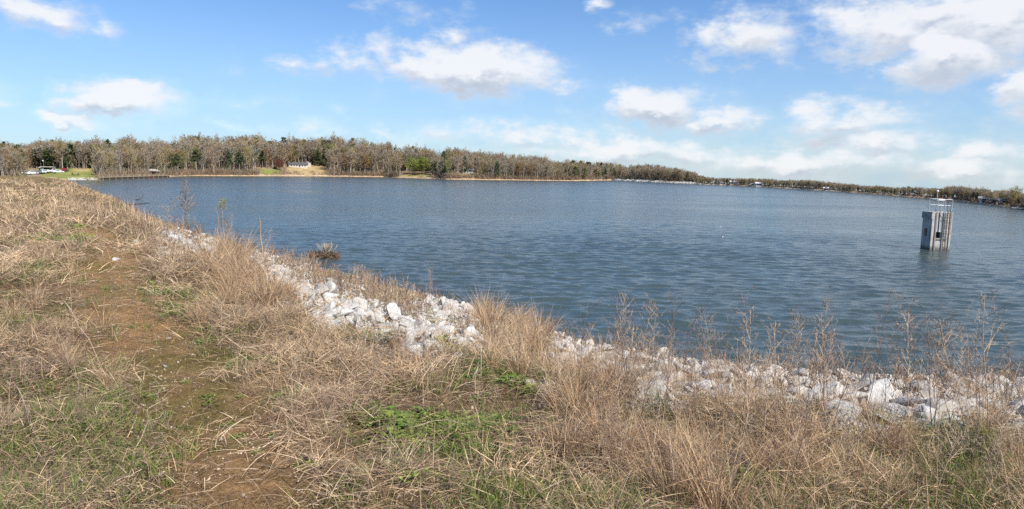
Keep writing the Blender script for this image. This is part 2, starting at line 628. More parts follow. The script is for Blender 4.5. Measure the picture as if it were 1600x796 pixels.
# ------------------------------------------------------------------ water
def build_water():
    m_, N, L, b = new_mat('lake_water')
    geo = N.new('ShaderNodeNewGeometry')

    def nz(scale, rot, sx, sy, det, ro=.5):
        mp = N.new('ShaderNodeMapping')
        mp.inputs['Rotation'].default_value = (0, 0, rot)
        mp.inputs['Scale'].default_value = (sx, sy, 1)
        L.new(geo.outputs['Position'], mp.inputs['Vector'])
        q = N.new('ShaderNodeTexNoise'); q.inputs['Scale'].default_value = scale; q.inputs['Detail'].default_value = det
        q.inputs['Roughness'].default_value = ro
        q.inputs['Distortion'].default_value = .4
        L.new(mp.outputs[0], q.inputs['Vector'])
        return q.outputs['Fac']

    def mth(op, a, bb, c=None):
        n = N.new('ShaderNodeMath'); n.operation = op
        for i, x in enumerate((a, bb, c)):
            if x is None: continue
            if isinstance(x, (int, float)): n.inputs[i].default_value = x
            else: L.new(x, n.inputs[i])
        return n.outputs[0]
    big = nz(.19, .25, .6, 1.6, 2)
    mid = nz(.48, .12, .62, 1.5, 3)
    fine = nz(2.2, -.2, .7, 1.4, 4, .6)
    gust = nz(.02, .3, .5, 2.2, 3)
    g = mth('MULTIPLY_ADD', gust, 1.6, .25)
    h = mth('ADD', mth('MULTIPLY', big, WAVE[0]), mth('MULTIPLY', mth('ADD', mth('MULTIPLY', mid, WAVE[1]), mth('MULTIPLY', fine, WAVE[2])), g))
    bp = N.new('ShaderNodeBump'); bp.inputs['Distance'].default_value = 1.0; bp.inputs['Strength'].default_value = 1.0
    L.new(h, bp.inputs['Height']); L.new(bp.outputs[0], b.inputs['Normal'])
    b.inputs['Base Color'].default_value = (.042, .062, .062, 1)
    L.new(mth('MULTIPLY_ADD', gust, .22, .05), b.inputs['Roughness'])
    b.inputs['IOR'].default_value = 1.333
    b.inputs['Specular IOR Level'].default_value = .5
    th = np.r_[np.linspace(-2.2, _tt[2], 30)[:-1], np.linspace(_tt[2], -.72, 40)[:-1], np.linspace(-.72, .72, 620), np.linspace(.72, _tt[-3], 30)[1:], np.linspace(_tt[-3], 2.2, 30)[1:]]
    lim = np.interp(th, _tt, _sr) + 9
    q0 = np.r_[0, 8, 16, np.geomspace(22, 130, 760)]
    q1 = np.linspace(0, 1, 26)[1:] ** 1.5
    Rr = np.concatenate([np.repeat(q0[None], len(th), 0), 130 + q1[None] * (lim[:, None] - 130)], 1)
    T = np.repeat(th[:, None], Rr.shape[1], 1)
    X, Y = Rr * np.sin(T), Rr * np.cos(T)
    Z = np.zeros_like(X)
    rw = np.random.default_rng(909)
    for _ in range(54):
        lam = 2 ** rw.uniform(-.6, 1.25)
        hd = math.pi / 2 + .16 + rw.normal(0, .42)
        k = 2 * math.pi / lam
        Z += WAVE_SLOPE * math.sqrt(2 / 54) / k * np.sin(k * (X * math.cos(hd) + Y * math.sin(hd)) + rw.random() * 6.28)
    gz = .75 + .5 * vnoise(X, Y, .055, 41)
    Z *= gz * np.clip((132 - Rr) / 95, 0, 1) * np.clip(Rr / 20, 0, 1)
    V = np.stack([X, Y, Z], -1).reshape(-1, 3)
    n, m = X.shape
    i, j = np.meshgrid(np.arange(n - 1), np.arange(m - 1), indexing='ij')
    a = (i * m + j).ravel()
    o = obj('water', mesh_np('water', V, np.stack([a, a + 1, a + m + 1, a + m], -1), m_, smooth=True))
    tag(o, kind='structure')


WAVE = (.16, .34, .06)
WAVE_SLOPE = .165
build_water()

# ------------------------------------------------------------------ tree shapes
def unit(v): return v / (np.linalg.norm(v) + 1e-9)


def ribbons(A, B, w0, w1, rg):
    """thin flat strips from A to B, each turned at random"""
    A, B = np.asarray(A, float), np.asarray(B, float)
    d = B - A
    s = np.cross(d, rg.normal(size=d.shape))
    s /= np.linalg.norm(s, axis=1, keepdims=True) + 1e-9
    w0 = np.broadcast_to(w0, len(A))[:, None]; w1 = np.broadcast_to(w1, len(A))[:, None]
    V = np.stack([A - s * w0, A + s * w0, B + s * w1, B - s * w1], 1).reshape(-1, 3)
    Fq = np.arange(len(V)).reshape(-1, 4)
    return V, Fq


def tube_np(pts, rad, n=5):
    mb = MB(); mb.path(pts, rad, n)
    V = np.array(mb.v); quads = np.array([f for f in mb.f if len(f) == 4])
    return V, quads


def join(parts):
    Vs, Fs, b = [], [], 0
    for V, Fq in parts:
        Vs.append(V); Fs.append(np.asarray(Fq) + b); b += len(V)
    return np.concatenate(Vs), np.concatenate(Fs)


def bare_tree(rg, spread=.30, twigs=14, first=.28, tw=.085, tl=.85, H=16.0):
    """returns trunk (V,F), crown (V,F): a leafless hardwood, limbs, branches and fans of twigs"""
    lean = rg.normal(0, .02, 2)
    hs = np.linspace(0, 1, 7)
    pts = np.c_[lean[0] * hs * H + .012 * H * np.sin(hs * 5 + rg.random() * 6), lean[1] * hs * H + .012 * H * np.sin(hs * 4 + rg.random() * 6), hs * H * .86]
    trunk = tube_np(pts, list(.022 * H * (1 - hs * .93)), 5)
    A, B, W0, W1 = [], [], [], []
    tA, tB = [], []
    for k in range(15):
        h = first + (.83 - first) * (k + rg.random()) / 15
        q_ = (h - first) / (.83 - first)
        p = np.array([np.interp(h / .86, hs, pts[:, i]) if i < 2 else h * H for i in range(3)])
        az = k * 2.4 + rg.random()
        up = rg.uniform(.5, 1.0) + 1.1 * q_ ** 2
        ln = spread * H * (.45 + .6 * math.sin(math.pi * min(1, q_ * .72 + .16))) * rg.uniform(.7, 1.1)
        d = unit(np.array([math.cos(az), math.sin(az), up]))
        prev = p
        for s in range(3):
            d = unit(d + rg.normal(0, .18, 3) + np.array([0, 0, .12]))
            nx = prev + d * ln / 3
            A.append(prev); B.append(nx); W0.append(.006 * H * (1 - s * .28)); W1.append(.006 * H * (.72 - s * .28 + .05))
            for _ in range(2):
                sdir = unit(d + rg.normal(0, .65, 3) + np.array([0, 0, .25]))
                e = nx + sdir * ln * rg.uniform(.25, .5)
                A.append(nx); B.append(e); W0.append(.0026 * H); W1.append(.0012 * H)
                for _ in range(twigs // 2):
                    q = nx + (e - nx) * rg.random()
                    td = unit(sdir + rg.normal(0, .6, 3) + np.array([0, 0, .3]))
                    tA.append(q); tB.append(q + td * rg.uniform(.5, 1.3) * tl * H / 16)
            prev = nx
    c1 = ribbons(A, B, np.array(W0), np.array(W1), rg)
    c1b = ribbons(A, B, np.array(W0), np.array(W1), rg)
    c2 = ribbons(tA, tB, tw * H / 16, tw * .3 * H / 16, rg)
    return trunk, join([c1, c1b, c2]), np.array(tB)


def leaf_faces(P, size, rg, flat=.3):
    n = len(P)
    a = rg.normal(size=(n, 3)); a /= np.linalg.norm(a, axis=1, keepdims=True)
    b = np.cross(a, rg.normal(size=(n, 3))); b /= np.linalg.norm(b, axis=1, keepdims=True)
    s = (size * rg.uniform(.6, 1.4, n))[:, None]
    V = np.stack([P - a * s, P - b * s * .6, P + a * s, P + b * s * .6], 1).reshape(-1, 3)
    return V, np.arange(len(V)).reshape(-1, 4)


def pine_tree(rg, H=18.0, first=.3, wid=.17, n=1500):
    hs = np.linspace(0, 1, 6)
    pts = np.c_[.01 * H * np.sin(hs * 3 + rg.random() * 6), .01 * H * np.sin(hs * 4), hs * H * .96]
    trunk = tube_np(pts, list(.018 * H * (1 - hs * .9)), 5)
    A, B, P = [], [], []
    nb = 34
    for k in range(nb):
        h = first + (1 - first) * (k + rg.random()) / nb
        q = (h - first) / (1 - first)
        ln = wid * H * (1 - q) ** .6 * rg.uniform(.6, 1.15) * (1 if q > .12 else .7) + .02 * H
        az = rg.random() * 6.28
        p = np.array([0, 0, h * H * .96])
        e = p + np.array([math.cos(az) * ln, math.sin(az) * ln, ln * rg.uniform(-.05, .45)])
        A.append(p); B.append(e)
        m = n // nb
        t = rg.uniform(.35, 1.05, m)[:, None]
        P.append(p + (e - p) * t + rg.normal(0, 1, (m, 3)) * np.array([.032, .032, .022]) * H * .8)
    lv = leaf_faces(np.concatenate(P), (.020 if n > 600 else .038) * H, rg)
    return trunk, join([ribbons(A, B, .004 * H, .002 * H, rg), lv]), None


def leafy_tree(rg, H=10.0, n=2600, wid=.5, low=.22):
    trunk, br, tips = bare_tree(rg, spread=.34, twigs=4, first=.2, tw=.05, H=H)
    cl = []
    for _ in range(46):
        d = unit(rg.normal(size=3)); rr = rg.random() ** .4
        c = np.array([d[0] * wid * H * rr * .9, d[1] * wid * H * rr * .9, H * (.58 + .38 * d[2] * rr)])
        c[2] = max(c[2], low * H)
        m = n // 46
        cl.append(c + rg.normal(0, .075 * H, (m, 3)))
    return trunk, join([br, leaf_faces(np.concatenate(cl), .028 * H, rg)]), None


def bud_tree(rg, H=15.0, n=1100):
    trunk, br, tips = bare_tree(rg, H=H, twigs=8, spread=.32)
    P = tips[rg.integers(0, len(tips), n)] + rg.normal(0, .022 * H, (n, 3))
    return trunk, join([br, leaf_faces(P, .011 * H, rg)]), None


TINT = {'grey': (.35, .29, .21), 'tan': (.385, .305, .185), 'rose': (.345, .268, .19), 'pale': (.37, .33, .27)}
bark_m = mat('tree_bark', (.27, .23, .185), .9, .3, 2)
palebark_m = mat('pale_bark', (.38, .34, .29), .9, .25, 2)
tw_m = {k: mat('twigs_' + k, c, .9, .25, .6, trans=.25) for k, c in TINT.items()}
bud_m = mat('budding_twigs', (.33, .27, .11), .85, .3, .6, trans=.2)
olive_m = mat('olive_buds', (.25, .235, .09), .85, .3, .6, trans=.2)
orange_m = mat('orange_buds', (.29, .175, .075), .85, .3, .6, trans=.2)
needle_m = mat('pine_needles', (.075, .095, .038), .8, .35, .5)
leaf_m = mat('spring_leaves', (.235, .255, .065), .7, .3, .8, trans=.35)
redleaf_m = mat('maroon_leaves', (.17, .06, .04), .7, .35, .8, trans=.25)
bush_m = mat('dark_shrub_leaves', (.035, .05, .022), .8, .35, 1)

PROTO = {}
_rg = np.random.default_rng(21)
for k in range(6):
    PROTO['grey%d' % k] = (bare_tree(_rg, spread=_rg.uniform(.24, .34), first=_rg.uniform(.2, .4)), ['grey', 'rose', 'grey', 'tan', 'rose', 'pale'][k], 16.0)
for k in range(3):
    PROTO['bud%d' % k] = (bud_tree(_rg), ['bud', 'olive', 'orange'][k], 15.0)
for k in range(4):
    PROTO['pine%d' % k] = (pine_tree(_rg, first=[.25, .4, .5, .1][k], wid=[.17, .19, .2, .2][k]), 'needle', 18.0)
for k in range(6):
    PROTO['far_grey%d' % k] = (bare_tree(_rg, spread=_rg.uniform(.26, .36), first=_rg.uniform(.15, .35), twigs=8, tw=.13, tl=.9), PROTO['grey%d' % k][1], 16.0)
for k in range(3):
    PROTO['far_bud%d' % k] = (bare_tree(_rg, spread=.32, twigs=8, tw=.15, tl=.9, first=.15), ['bud', 'olive', 'orange'][k], 15.0)
for k in range(4):
    PROTO['far_pine%d' % k] = (pine_tree(_rg, first=[.25, .4, .5, .1][k], wid=.19, n=420), 'needle', 18.0)
CM = dict(tw_m); CM.update(bud=bud_m, olive=olive_m, orange=orange_m, needle=needle_m)
TREE_NAMES = {'grey': 'bare_tree', 'bud': 'budding_tree', 'pine': 'pine_tree'}
_first = {}


def place_tree(key, loc, height, rz, label, group=None, wide=1.0, name=None):
    (tr, cr, _), tint, H0 = PROTO[key]
    if key not in _first:
        t = empty(name or TREE_NAMES[key[:-1]])
        obj('trunk', mesh_np('trunk', tr[0], tr[1], palebark_m if tint == 'pale' else bark_m, smooth=True), t)
        obj('crown', mesh_np('crown', cr[0], cr[1], CM[tint]), t)
        _first[key] = t
    else:
        t = copy_tree(_first[key])
        if 'group' in t: del t['group']
    s = height / H0
    t.location = loc; t.rotation_euler = (0, 0, rz); t.scale = (s * wide, s * wide, s)
    tag(t, label, 'tree', group)
    return t


# ------------------------------------------------------------------ the wood along the far shore
CLEAR = [  # from u to u: no tree nearer the lake than this many metres behind the water's edge
    (40, 150, 46), (400, 448, 40), (446, 512, 50), (458, 490, 62), (626, 676, 44), (716, 746, 34), (1470, 1605, 7), (957, 1092, 10)]


def clear_depth(u):
    return max([q for a, b, q in CLEAR if a < u < b], default=2.5)


def region(u):
    if u < 160: return 0
    if u < 300: return 1
    if u < 405: return 2
    if u < 520: return 3
    if u < 690: return 4
    if u < 905: return 5
    if u < 1093: return 6
    if u < 1330: return 7
    return 8


REG = ['behind the mown lawn and parked cars', 'behind the long wooden pier', 'on the reddish bank right of the little pavilion', 'around the long low lake house',
       'between the low lake house and the two bright green trees', 'on the brushy point in mid shore', 'on the headland with the white stone edge',
       'on the far shore beyond the headland', 'on the far right shore behind the concrete tower']
KINDLAB = {'grey': ('bare grey-brown tree', 'bare trees'), 'bud': ('tree budding yellow-brown', 'budding trees'), 'pine': ('dark green pine', 'pines')}


def wood():
    rg = np.random.default_rng(5)
    cand = []
    for _ in range(6200):
        u = rg.uniform(-130, 1730)
        th = float(u_theta(np.array(u)))
        s, B, Hm = (float(np.interp(th, _tt, q)) for q in (_sr, _B, _H))
        # more trees per pixel where they are small
        if rg.random() > np.clip(9.0 / Hm, .5, 1.0): continue
        back = rg.random() ** .8 * (B * 1.02)
        cd = clear_depth(u)
        if back < cd:
            back = cd + rg.random() ** 1.5 * (5 if cd < 3 else 45)
        r = s + back
        z = float(far_ground(np.array(th), np.array(r)))
        h = Hm * rg.uniform(.78, 1.06) * (.86 + .28 * float(vnoise(np.array(u), np.array(3.3), .045, 9)))
        x = rg.random()
        left = u < 300
        pine_p = .24 if u < 230 else .15 if u < 420 else .20 if u < 700 else .05 if u < 880 else .32 if u < 960 else .1 if u < 1095 else .16
        if x < pine_p: key = 'pine%d' % rg.integers(0, 4); h *= rg.uniform(.75, 1.06)
        elif x < pine_p + .19: key = 'bud%d' % rg.integers(0, 3); h *= .93
        else: key = 'grey%d' % rg.integers(0, 6)
        cand.append((back / B, u, r, z, h, key, rg.random() * 6.28, rg.uniform(.9, 1.25)))
    # the ones that show largest: big and in front, inside the frame
    inside = [c for c in cand if -10 < c[1] < 1610]
    inside.sort(key=lambda c: -(c[4] / c[2]) * (1.35 - min(c[0], 1)))
    chosen = inside[:285]
    rest = [c for c in cand if c not in set(chosen)]
    for (b, u, r, z, h, key, rz, w) in chosen:
        th = float(u_theta(np.array(u)))
        lab, g = KINDLAB[key[:-1]]
        R = REG[region(u)]
        place_tree(key, (r * math.sin(th), r * math.cos(th), z - .15), h, rz, lab + ' ' + R, g + ' ' + R, w)
    Vs, Fs, Cs, n = [], [], [], 0
    base = {'bud': (.33, .27, .11), 'olive': (.25, .235, .09), 'orange': (.28, .175, .08), 'needle': (.075, .095, .038)}
    base.update(TINT)
    for (b, u, r, z, h, key, rz, w) in rest:
        (tr, cr, _), tint, H0 = PROTO['far_' + key]
        th = float(u_theta(np.array(u)))
        s = h / H0
        c, sn = math.cos(rz), math.sin(rz)
        for part, colr in ((tr, (.27, .23, .185)), (cr, base[tint])):
            V, Fq = part
            X = (V[:, 0] * c - V[:, 1] * sn) * s * w + r * math.sin(th)
            Y = (V[:, 0] * sn + V[:, 1] * c) * s * w + r * math.cos(th)
            Vs.append(np.stack([X, Y, V[:, 2] * s + z - .15], -1)); Fs.append(Fq + n); n += len(V)
            Cs.append(np.repeat(np.array(colr)[None] * rg.uniform(.85, 1.15), len(V), 0))
    o = obj('woodland', mesh_np('woodland', np.concatenate(Vs), np.concatenate(Fs), mat('woodland_twigs', (1, 1, 1), .9, .25, .1, attr=True, trans=.25), np.concatenate(Cs)))
    tag(o, 'mass of smaller bare and evergreen trees filling the wooded far shore', 'woodland', kind='stuff')
    # tangled brush along the water's edge
    A, Bv, Cc = [], [], []
    for _ in range(5200):
        u = rg.uniform(150, 1700)
        th = float(u_theta(np.array(u)))
        s, Hm = float(np.interp(th, _tt, _sr)), float(np.interp(th, _tt, _H))
        thick = .9 if (262 < u < 402 or 512 < u < 632 or 668 < u < 715 or 745 < u < 905) else .35
        if 402 < u < 512 or 622 < u < 678 or 957 < u < 1092: thick = .06
        if rg.random() > thick: continue
        r = s + 2.2 + rg.random() ** 1.5 * (12 if u < 1095 else 7)
        z = float(far_ground(np.array(th), np.array(r)))
        p = np.array([r * math.sin(th), r * math.cos(th), z])
        hh = (rg.uniform(1.5, 4.2) if u < 1095 else rg.uniform(.5, 1.5)) * min(1, Hm / 12 + .2)
        colr = np.array([(.235, .15, .105), (.21, .16, .12), (.26, .165, .10), (.17, .14, .09)][rg.integers(0, 4)])
        for _ in range(12):
            q = p + np.r_[rg.normal(0, hh * .3, 2), 0]
            A.append(q); Bv.append(q + np.array([rg.normal(0, .35), rg.normal(0, .35), rg.uniform(.5, 1)]) * hh); Cc.append(colr)
    for _ in range(5200):
        u = rg.uniform(-60, 1100)
        th = float(u_theta(np.array(u)))
        s, B, Hm = (float(np.interp(th, _tt, q)) for q in (_sr, _B, _H))
        r = s + max(clear_depth(u) + 2, rg.random() * B * .95) + (rg.random() * 40 if clear_depth(u) > 20 else 0)
        z = float(far_ground(np.array(th), np.array(r)))
        p = np.array([r * math.sin(th), r * math.cos(th), z])
        hh = rg.uniform(2.0, 6.0)
        colr = np.array([(.24, .185, .13), (.22, .18, .14), (.27, .20, .12), (.16, .15, .08)][rg.integers(0, 4)])
        for _ in range(9):
            q = p + np.r_[rg.normal(0, hh * .22, 2), 0]
            A.append(q); Bv.append(q + np.array([rg.normal(0, .3), rg.normal(0, .3), rg.uniform(.5, 1)]) * hh); Cc.append(colr)
    V, Fq = ribbons(A, Bv, .12, .05, rg)
    o = obj('undergrowth', mesh_np('undergrowth', V, Fq, mat('brush_twigs', (1, 1, 1), .9, .2, .3, attr=True), np.repeat(np.array(Cc), 4, 0)))
    tag(o, 'reddish brown leafless brush along the far waterline', 'undergrowth', kind='stuff')


wood()


def lone_tree(name, shape, loc, h, H0, cm, label, wide=1.0, bark=None):
    t = empty(name, loc, random.random() * 6)
    tr, cr, _ = shape
    obj('trunk', mesh_np('trunk', tr[0], tr[1], bark or bark_m, smooth=True), t)
    obj('crown', mesh_np('crown', cr[0], cr[1], cm), t)
    s = h / H0
    t.scale = (s * wide, s * wide, s)
    tag(t, label, 'tree')
    return t


def lone_trees():
    rg = np.random.default_rng(33)
    lone_tree('maroon_tree', leafy_tree(rg, n=1500), far_from_px(437, 266), 9.0, 10, redleaf_m, 'maroon-leaved tree left of the long low lake house', .95)
    lone_tree('spring_tree', leafy_tree(rg), far_from_px(645, 272), 15, 10, leaf_m, 'bright yellow-green tree, the left one of the pair on the shore lawn', .95)
    lone_tree('spring_tree', leafy_tree(rg), far_from_px(661, 273), 14.5, 10, leaf_m, 'bright yellow-green tree, the right and rounder one of the pair on the shore lawn', 1.0)
    lone_tree('pine_tree', pine_tree(rg, first=.18, wid=.2, n=1900), far_from_px(694, 276), 20.0, 18, needle_m, 'tall dark evergreen standing right at the shore beside the bright green pair')
    lone_tree('pine_tree', pine_tree(rg, first=.2, wid=.24, n=1900), far_from_px(612, 262), 15, 18, needle_m, 'broad dark evergreen left of the bright green pair')
    lone_tree('pine_tree', pine_tree(rg, first=.35, wid=.24, n=1900), far_from_px(427, 243), 18.0, 18, needle_m, 'tallest dark evergreen rising above the wood behind the maroon tree')
    lone_tree('pine_tree', pine_tree(rg, first=.35, wid=.24, n=1700), far_from_px(170, 258), 14.0, 18, needle_m, 'broad-topped pine standing above the wood behind the pier')
    lone_tree('budding_tree', bud_tree(rg, n=2000), far_from_px(1590, 323), 5.4, 15, bud_m, 'rounded yellowish tree at the far right end of the shore', 1.5)
    lone_tree('budding_tree', bud_tree(rg, n=2000), far_from_px(717, 268), 15.5, 15, orange_m, 'orange-budded tree just right of the tall shore evergreen', 1.1)
    lone_tree('budding_tree', bud_tree(rg, n=1500), far_from_px(95, 264), 12.5, 15, bud_m, 'yellowish budding tree behind the wooden utility pole', 1.1)
    for (u, v, w, lab) in ((430, 265, 3.2, 'dark rounded shrub below the maroon tree'), (947, 281, 4.0, 'dark conical evergreen shrub beside the white stone edge'),):
        s = empty('shrub', far_from_px(u, v))
        P = rg.normal(size=(900, 3)); P /= np.linalg.norm(P, axis=1, keepdims=True); P *= rg.random((900, 1)) ** .4
        P = P * np.array([.5, .5, .45]) * w + np.array([0, 0, .42 * w]) + rg.normal(0, .12, (900, 3))
        V, Fq = leaf_faces(P, .2, rg)
        obj('foliage', mesh_np('foliage', V, Fq, bush_m), s)
        tag(s, lab, 'shrub')


lone_trees()

# ------------------------------------------------------------------ houses, pier, pavilion and cars across the water
white_m = mat('white_siding', (.74, .73, .70), .7, .06, .5)
cream_m = mat('cream_siding', (.50, .455, .375), .7, .06, .5)
grey_m = mat('grey_siding', (.38, .39, .40), .7, .06, .5)
brick_m = mat('brick_wall', (.27, .13, .09), .9, .15, 3)
roofdk_m = mat('dark_shingles', (.085, .085, .09), .9, .2, 2)
roofgr_m = mat('grey_shingles', (.22, .22, .23), .9, .2, 2)
roofwh_m = mat('pale_metal_roof', (.55, .56, .55), .45, .06, 1)
paleg_m = mat('grey_white_siding', (.48, .48, .48), .7, .08, .5)
glass_m = mat('window_glass', (.03, .035, .045), .12, .1, 1)
wood_m = mat('weathered_wood', (.33, .25, .17), .85, .25, 2.5)
darkwood_m = mat('dark_wet_wood', (.07, .055, .045), .8, .3, 3)


def facing(p):
    """heading whose front (-Y) looks at the viewpoint across the water"""
    return -math.atan2(p[0], p[1])


def house(u, v, w, d, hw, wall, roof, label, turn=0.0, pitch=.42, gable_front=False, nwin=4, chimney=False, porch=False, name='house'):
    p = far_from_px(u, v)
    t = empty(name, p, facing(p) + turn)
    MB().box(-w / 2, w / 2, -d / 2, d / 2, -1.2, hw).build('wall', wall, t)
    rf = MB()
    o = .45
    if gable_front:
        rh = w / 2 * pitch * 1.3
        rf.prism([(-w / 2 - o, hw - .05), (0, hw + rh), (w / 2 + o, hw - .05), (w / 2 + o, hw + .15), (0, hw + rh + .22), (-w / 2 - o, hw + .15)], -d / 2 - o, d / 2 + o)
        g = MB().prism([(-w / 2, hw + .002), (w / 2, hw + .002), (0, hw + rh - .06)], -d / 2 + .01, d / 2 - .01).build('gable', wall, t)
    else:
        rh = d / 2 * pitch * 1.3
        rb = MB()
        pr = [(-d / 2 - o, hw - .05), (0, hw + rh), (d / 2 + o, hw - .05), (d / 2 + o, hw + .15), (0, hw + rh + .22), (-d / 2 - o, hw + .15)]
        rb.prism(pr, -w / 2 - o, w / 2 + o)
        rf.v = [(y, x, z) for x, y, z in rb.v]
        rf.f = [tuple(reversed(f)) for f in rb.f]
        g = MB().prism([(-d / 2, hw + .002), (d / 2, hw + .002), (0, hw + rh - .06)], -w / 2 + .01, w / 2 - .01)
        g.v = [(y, x, z) for x, y, z in g.v]
        g.build('gable', wall, t)
    r = rf.build('roof', roof, t)
    if chimney:
        MB().box(w * .22, w * .22 + .9, -.45, .45, hw + rh * .4, hw + rh + 1.0).build('chimney', brick_m, r)
    xs = [(-w / 2 + w * (k + .5) / (nwin + 1) * 1.0 + w * .5 / (nwin + 1)) for k in range(nwin)]
    for k, x in enumerate(xs):
        if k == nwin // 2 and nwin > 2:
            MB().box(x - .5, x + .5, -d / 2 - .05, -d / 2 + .05, .02, 2.1).build('door', darkwood_m, t)
            continue
        fr = MB().box(x - .62, x + .62, -d / 2 - .05, -d / 2 + .02, hw * .36, hw * .36 + 1.35).build('window', white_m, t)
        MB().box(x - .52, x + .52, -d / 2 - .065, -d / 2 - .051, hw * .36 + .1, hw * .36 + 1.25).build('pane', glass_m, fr)
    if porch:
        pm = MB().box(-w / 2, w / 2, -d / 2 - 2.6, -d / 2 - .06, hw - .32, hw - .14)
        pm.build('porch_roof', roof, t)
        for k in range(5):
            x = -w / 2 + .2 + (w - .4) * k / 4
            MB().box(x - .1, x + .1, -d / 2 - 2.5, -d / 2 - 2.3, -1.0, hw - .321).build('post', white_m, t)
    tag(t, label, 'house')
    return t


house(466, 261.5, 15, 7, 1.9, cream_m, roofdk_m, 'long low white lake house with dark roof facing the sandy yard', nwin=6)
house(481, 260.5, 5.0, 6, 3.0, cream_m, roofgr_m, 'cream gabled wing at the right end of the low lake house', gable_front=True, nwin=1)
house(474, 252, 13, 8, 3.3, paleg_m, roofgr_m, 'two-storey white house uphill behind the low lake house', nwin=5, chimney=True)
house(409, 255.5, 5.6, 6, 2.9, white_m, roofgr_m, 'little white gabled house on the left edge of the green yard', gable_front=True, nwin=1)
house(345, 256, 8, 7, 4.0, white_m, roofgr_m, 'small white house half hidden in the wood above the red bank', nwin=2)
house(580, 257, 6, 7, 4.4, grey_m, roofdk_m, 'grey steep-roofed house deep among bare trunks in mid shore', gable_front=True, pitch=.8, nwin=1)
house(731, 270.5, 10, 6, 1.8, paleg_m, roofdk_m, 'long pale house under a dark roof on the brushy shore', nwin=5, porch=False)
house(980, 275, 7, 6, 2.8, brick_m, roofwh_m, 'reddish cottage with pale roof on the headland', nwin=2)
for (u, v, w, lab, wm, rm) in [(1119, 287.5, 2.6, 'tiny grey cottage, first past the headland on the far shore', grey_m, roofwh_m),
                               (1129, 288, 2.8, 'tiny white cottage beside the grey one past the headland', paleg_m, roofgr_m),
                               (1147, 289, 4.6, 'long pale-roofed boathouse on the far shore right of the tiny cottages', paleg_m, roofwh_m),
                               (1178, 290.5, 2.6, 'cream cottage by the pale landing on the far shore', cream_m, roofgr_m),
                               (1187, 291, 4.0, 'white cottage with pale roof by the landing on the far shore', paleg_m, roofwh_m),
                               (1292, 297, 2.2, 'small brick-red shed on the sandy spit of the far shore', brick_m, roofwh_m),
                               (1323, 297, 3.4, 'white house in the trees beyond the sandy spit', white_m, roofgr_m),
                               (1439, 306, 3.2, 'white gabled house in the wood left of the tower railing', white_m, roofwh_m),
                               (1541, 316, 2.6, 'white cottage right of the tower, leftmost of the row in the wood', white_m, roofgr_m),
                               (1557, 317.5, 2.2, 'white cottage right of the tower, middle of the row in the wood', white_m, roofdk_m),
                               (1573, 319, 2.5, 'white cottage right of the tower, rightmost of the row in the wood', white_m, roofgr_m)]:
    house(u, v, w, w * .7, min(1.9, w * .42), wm, rm, lab, nwin=2 if w > 3 else 1, name='cottage')


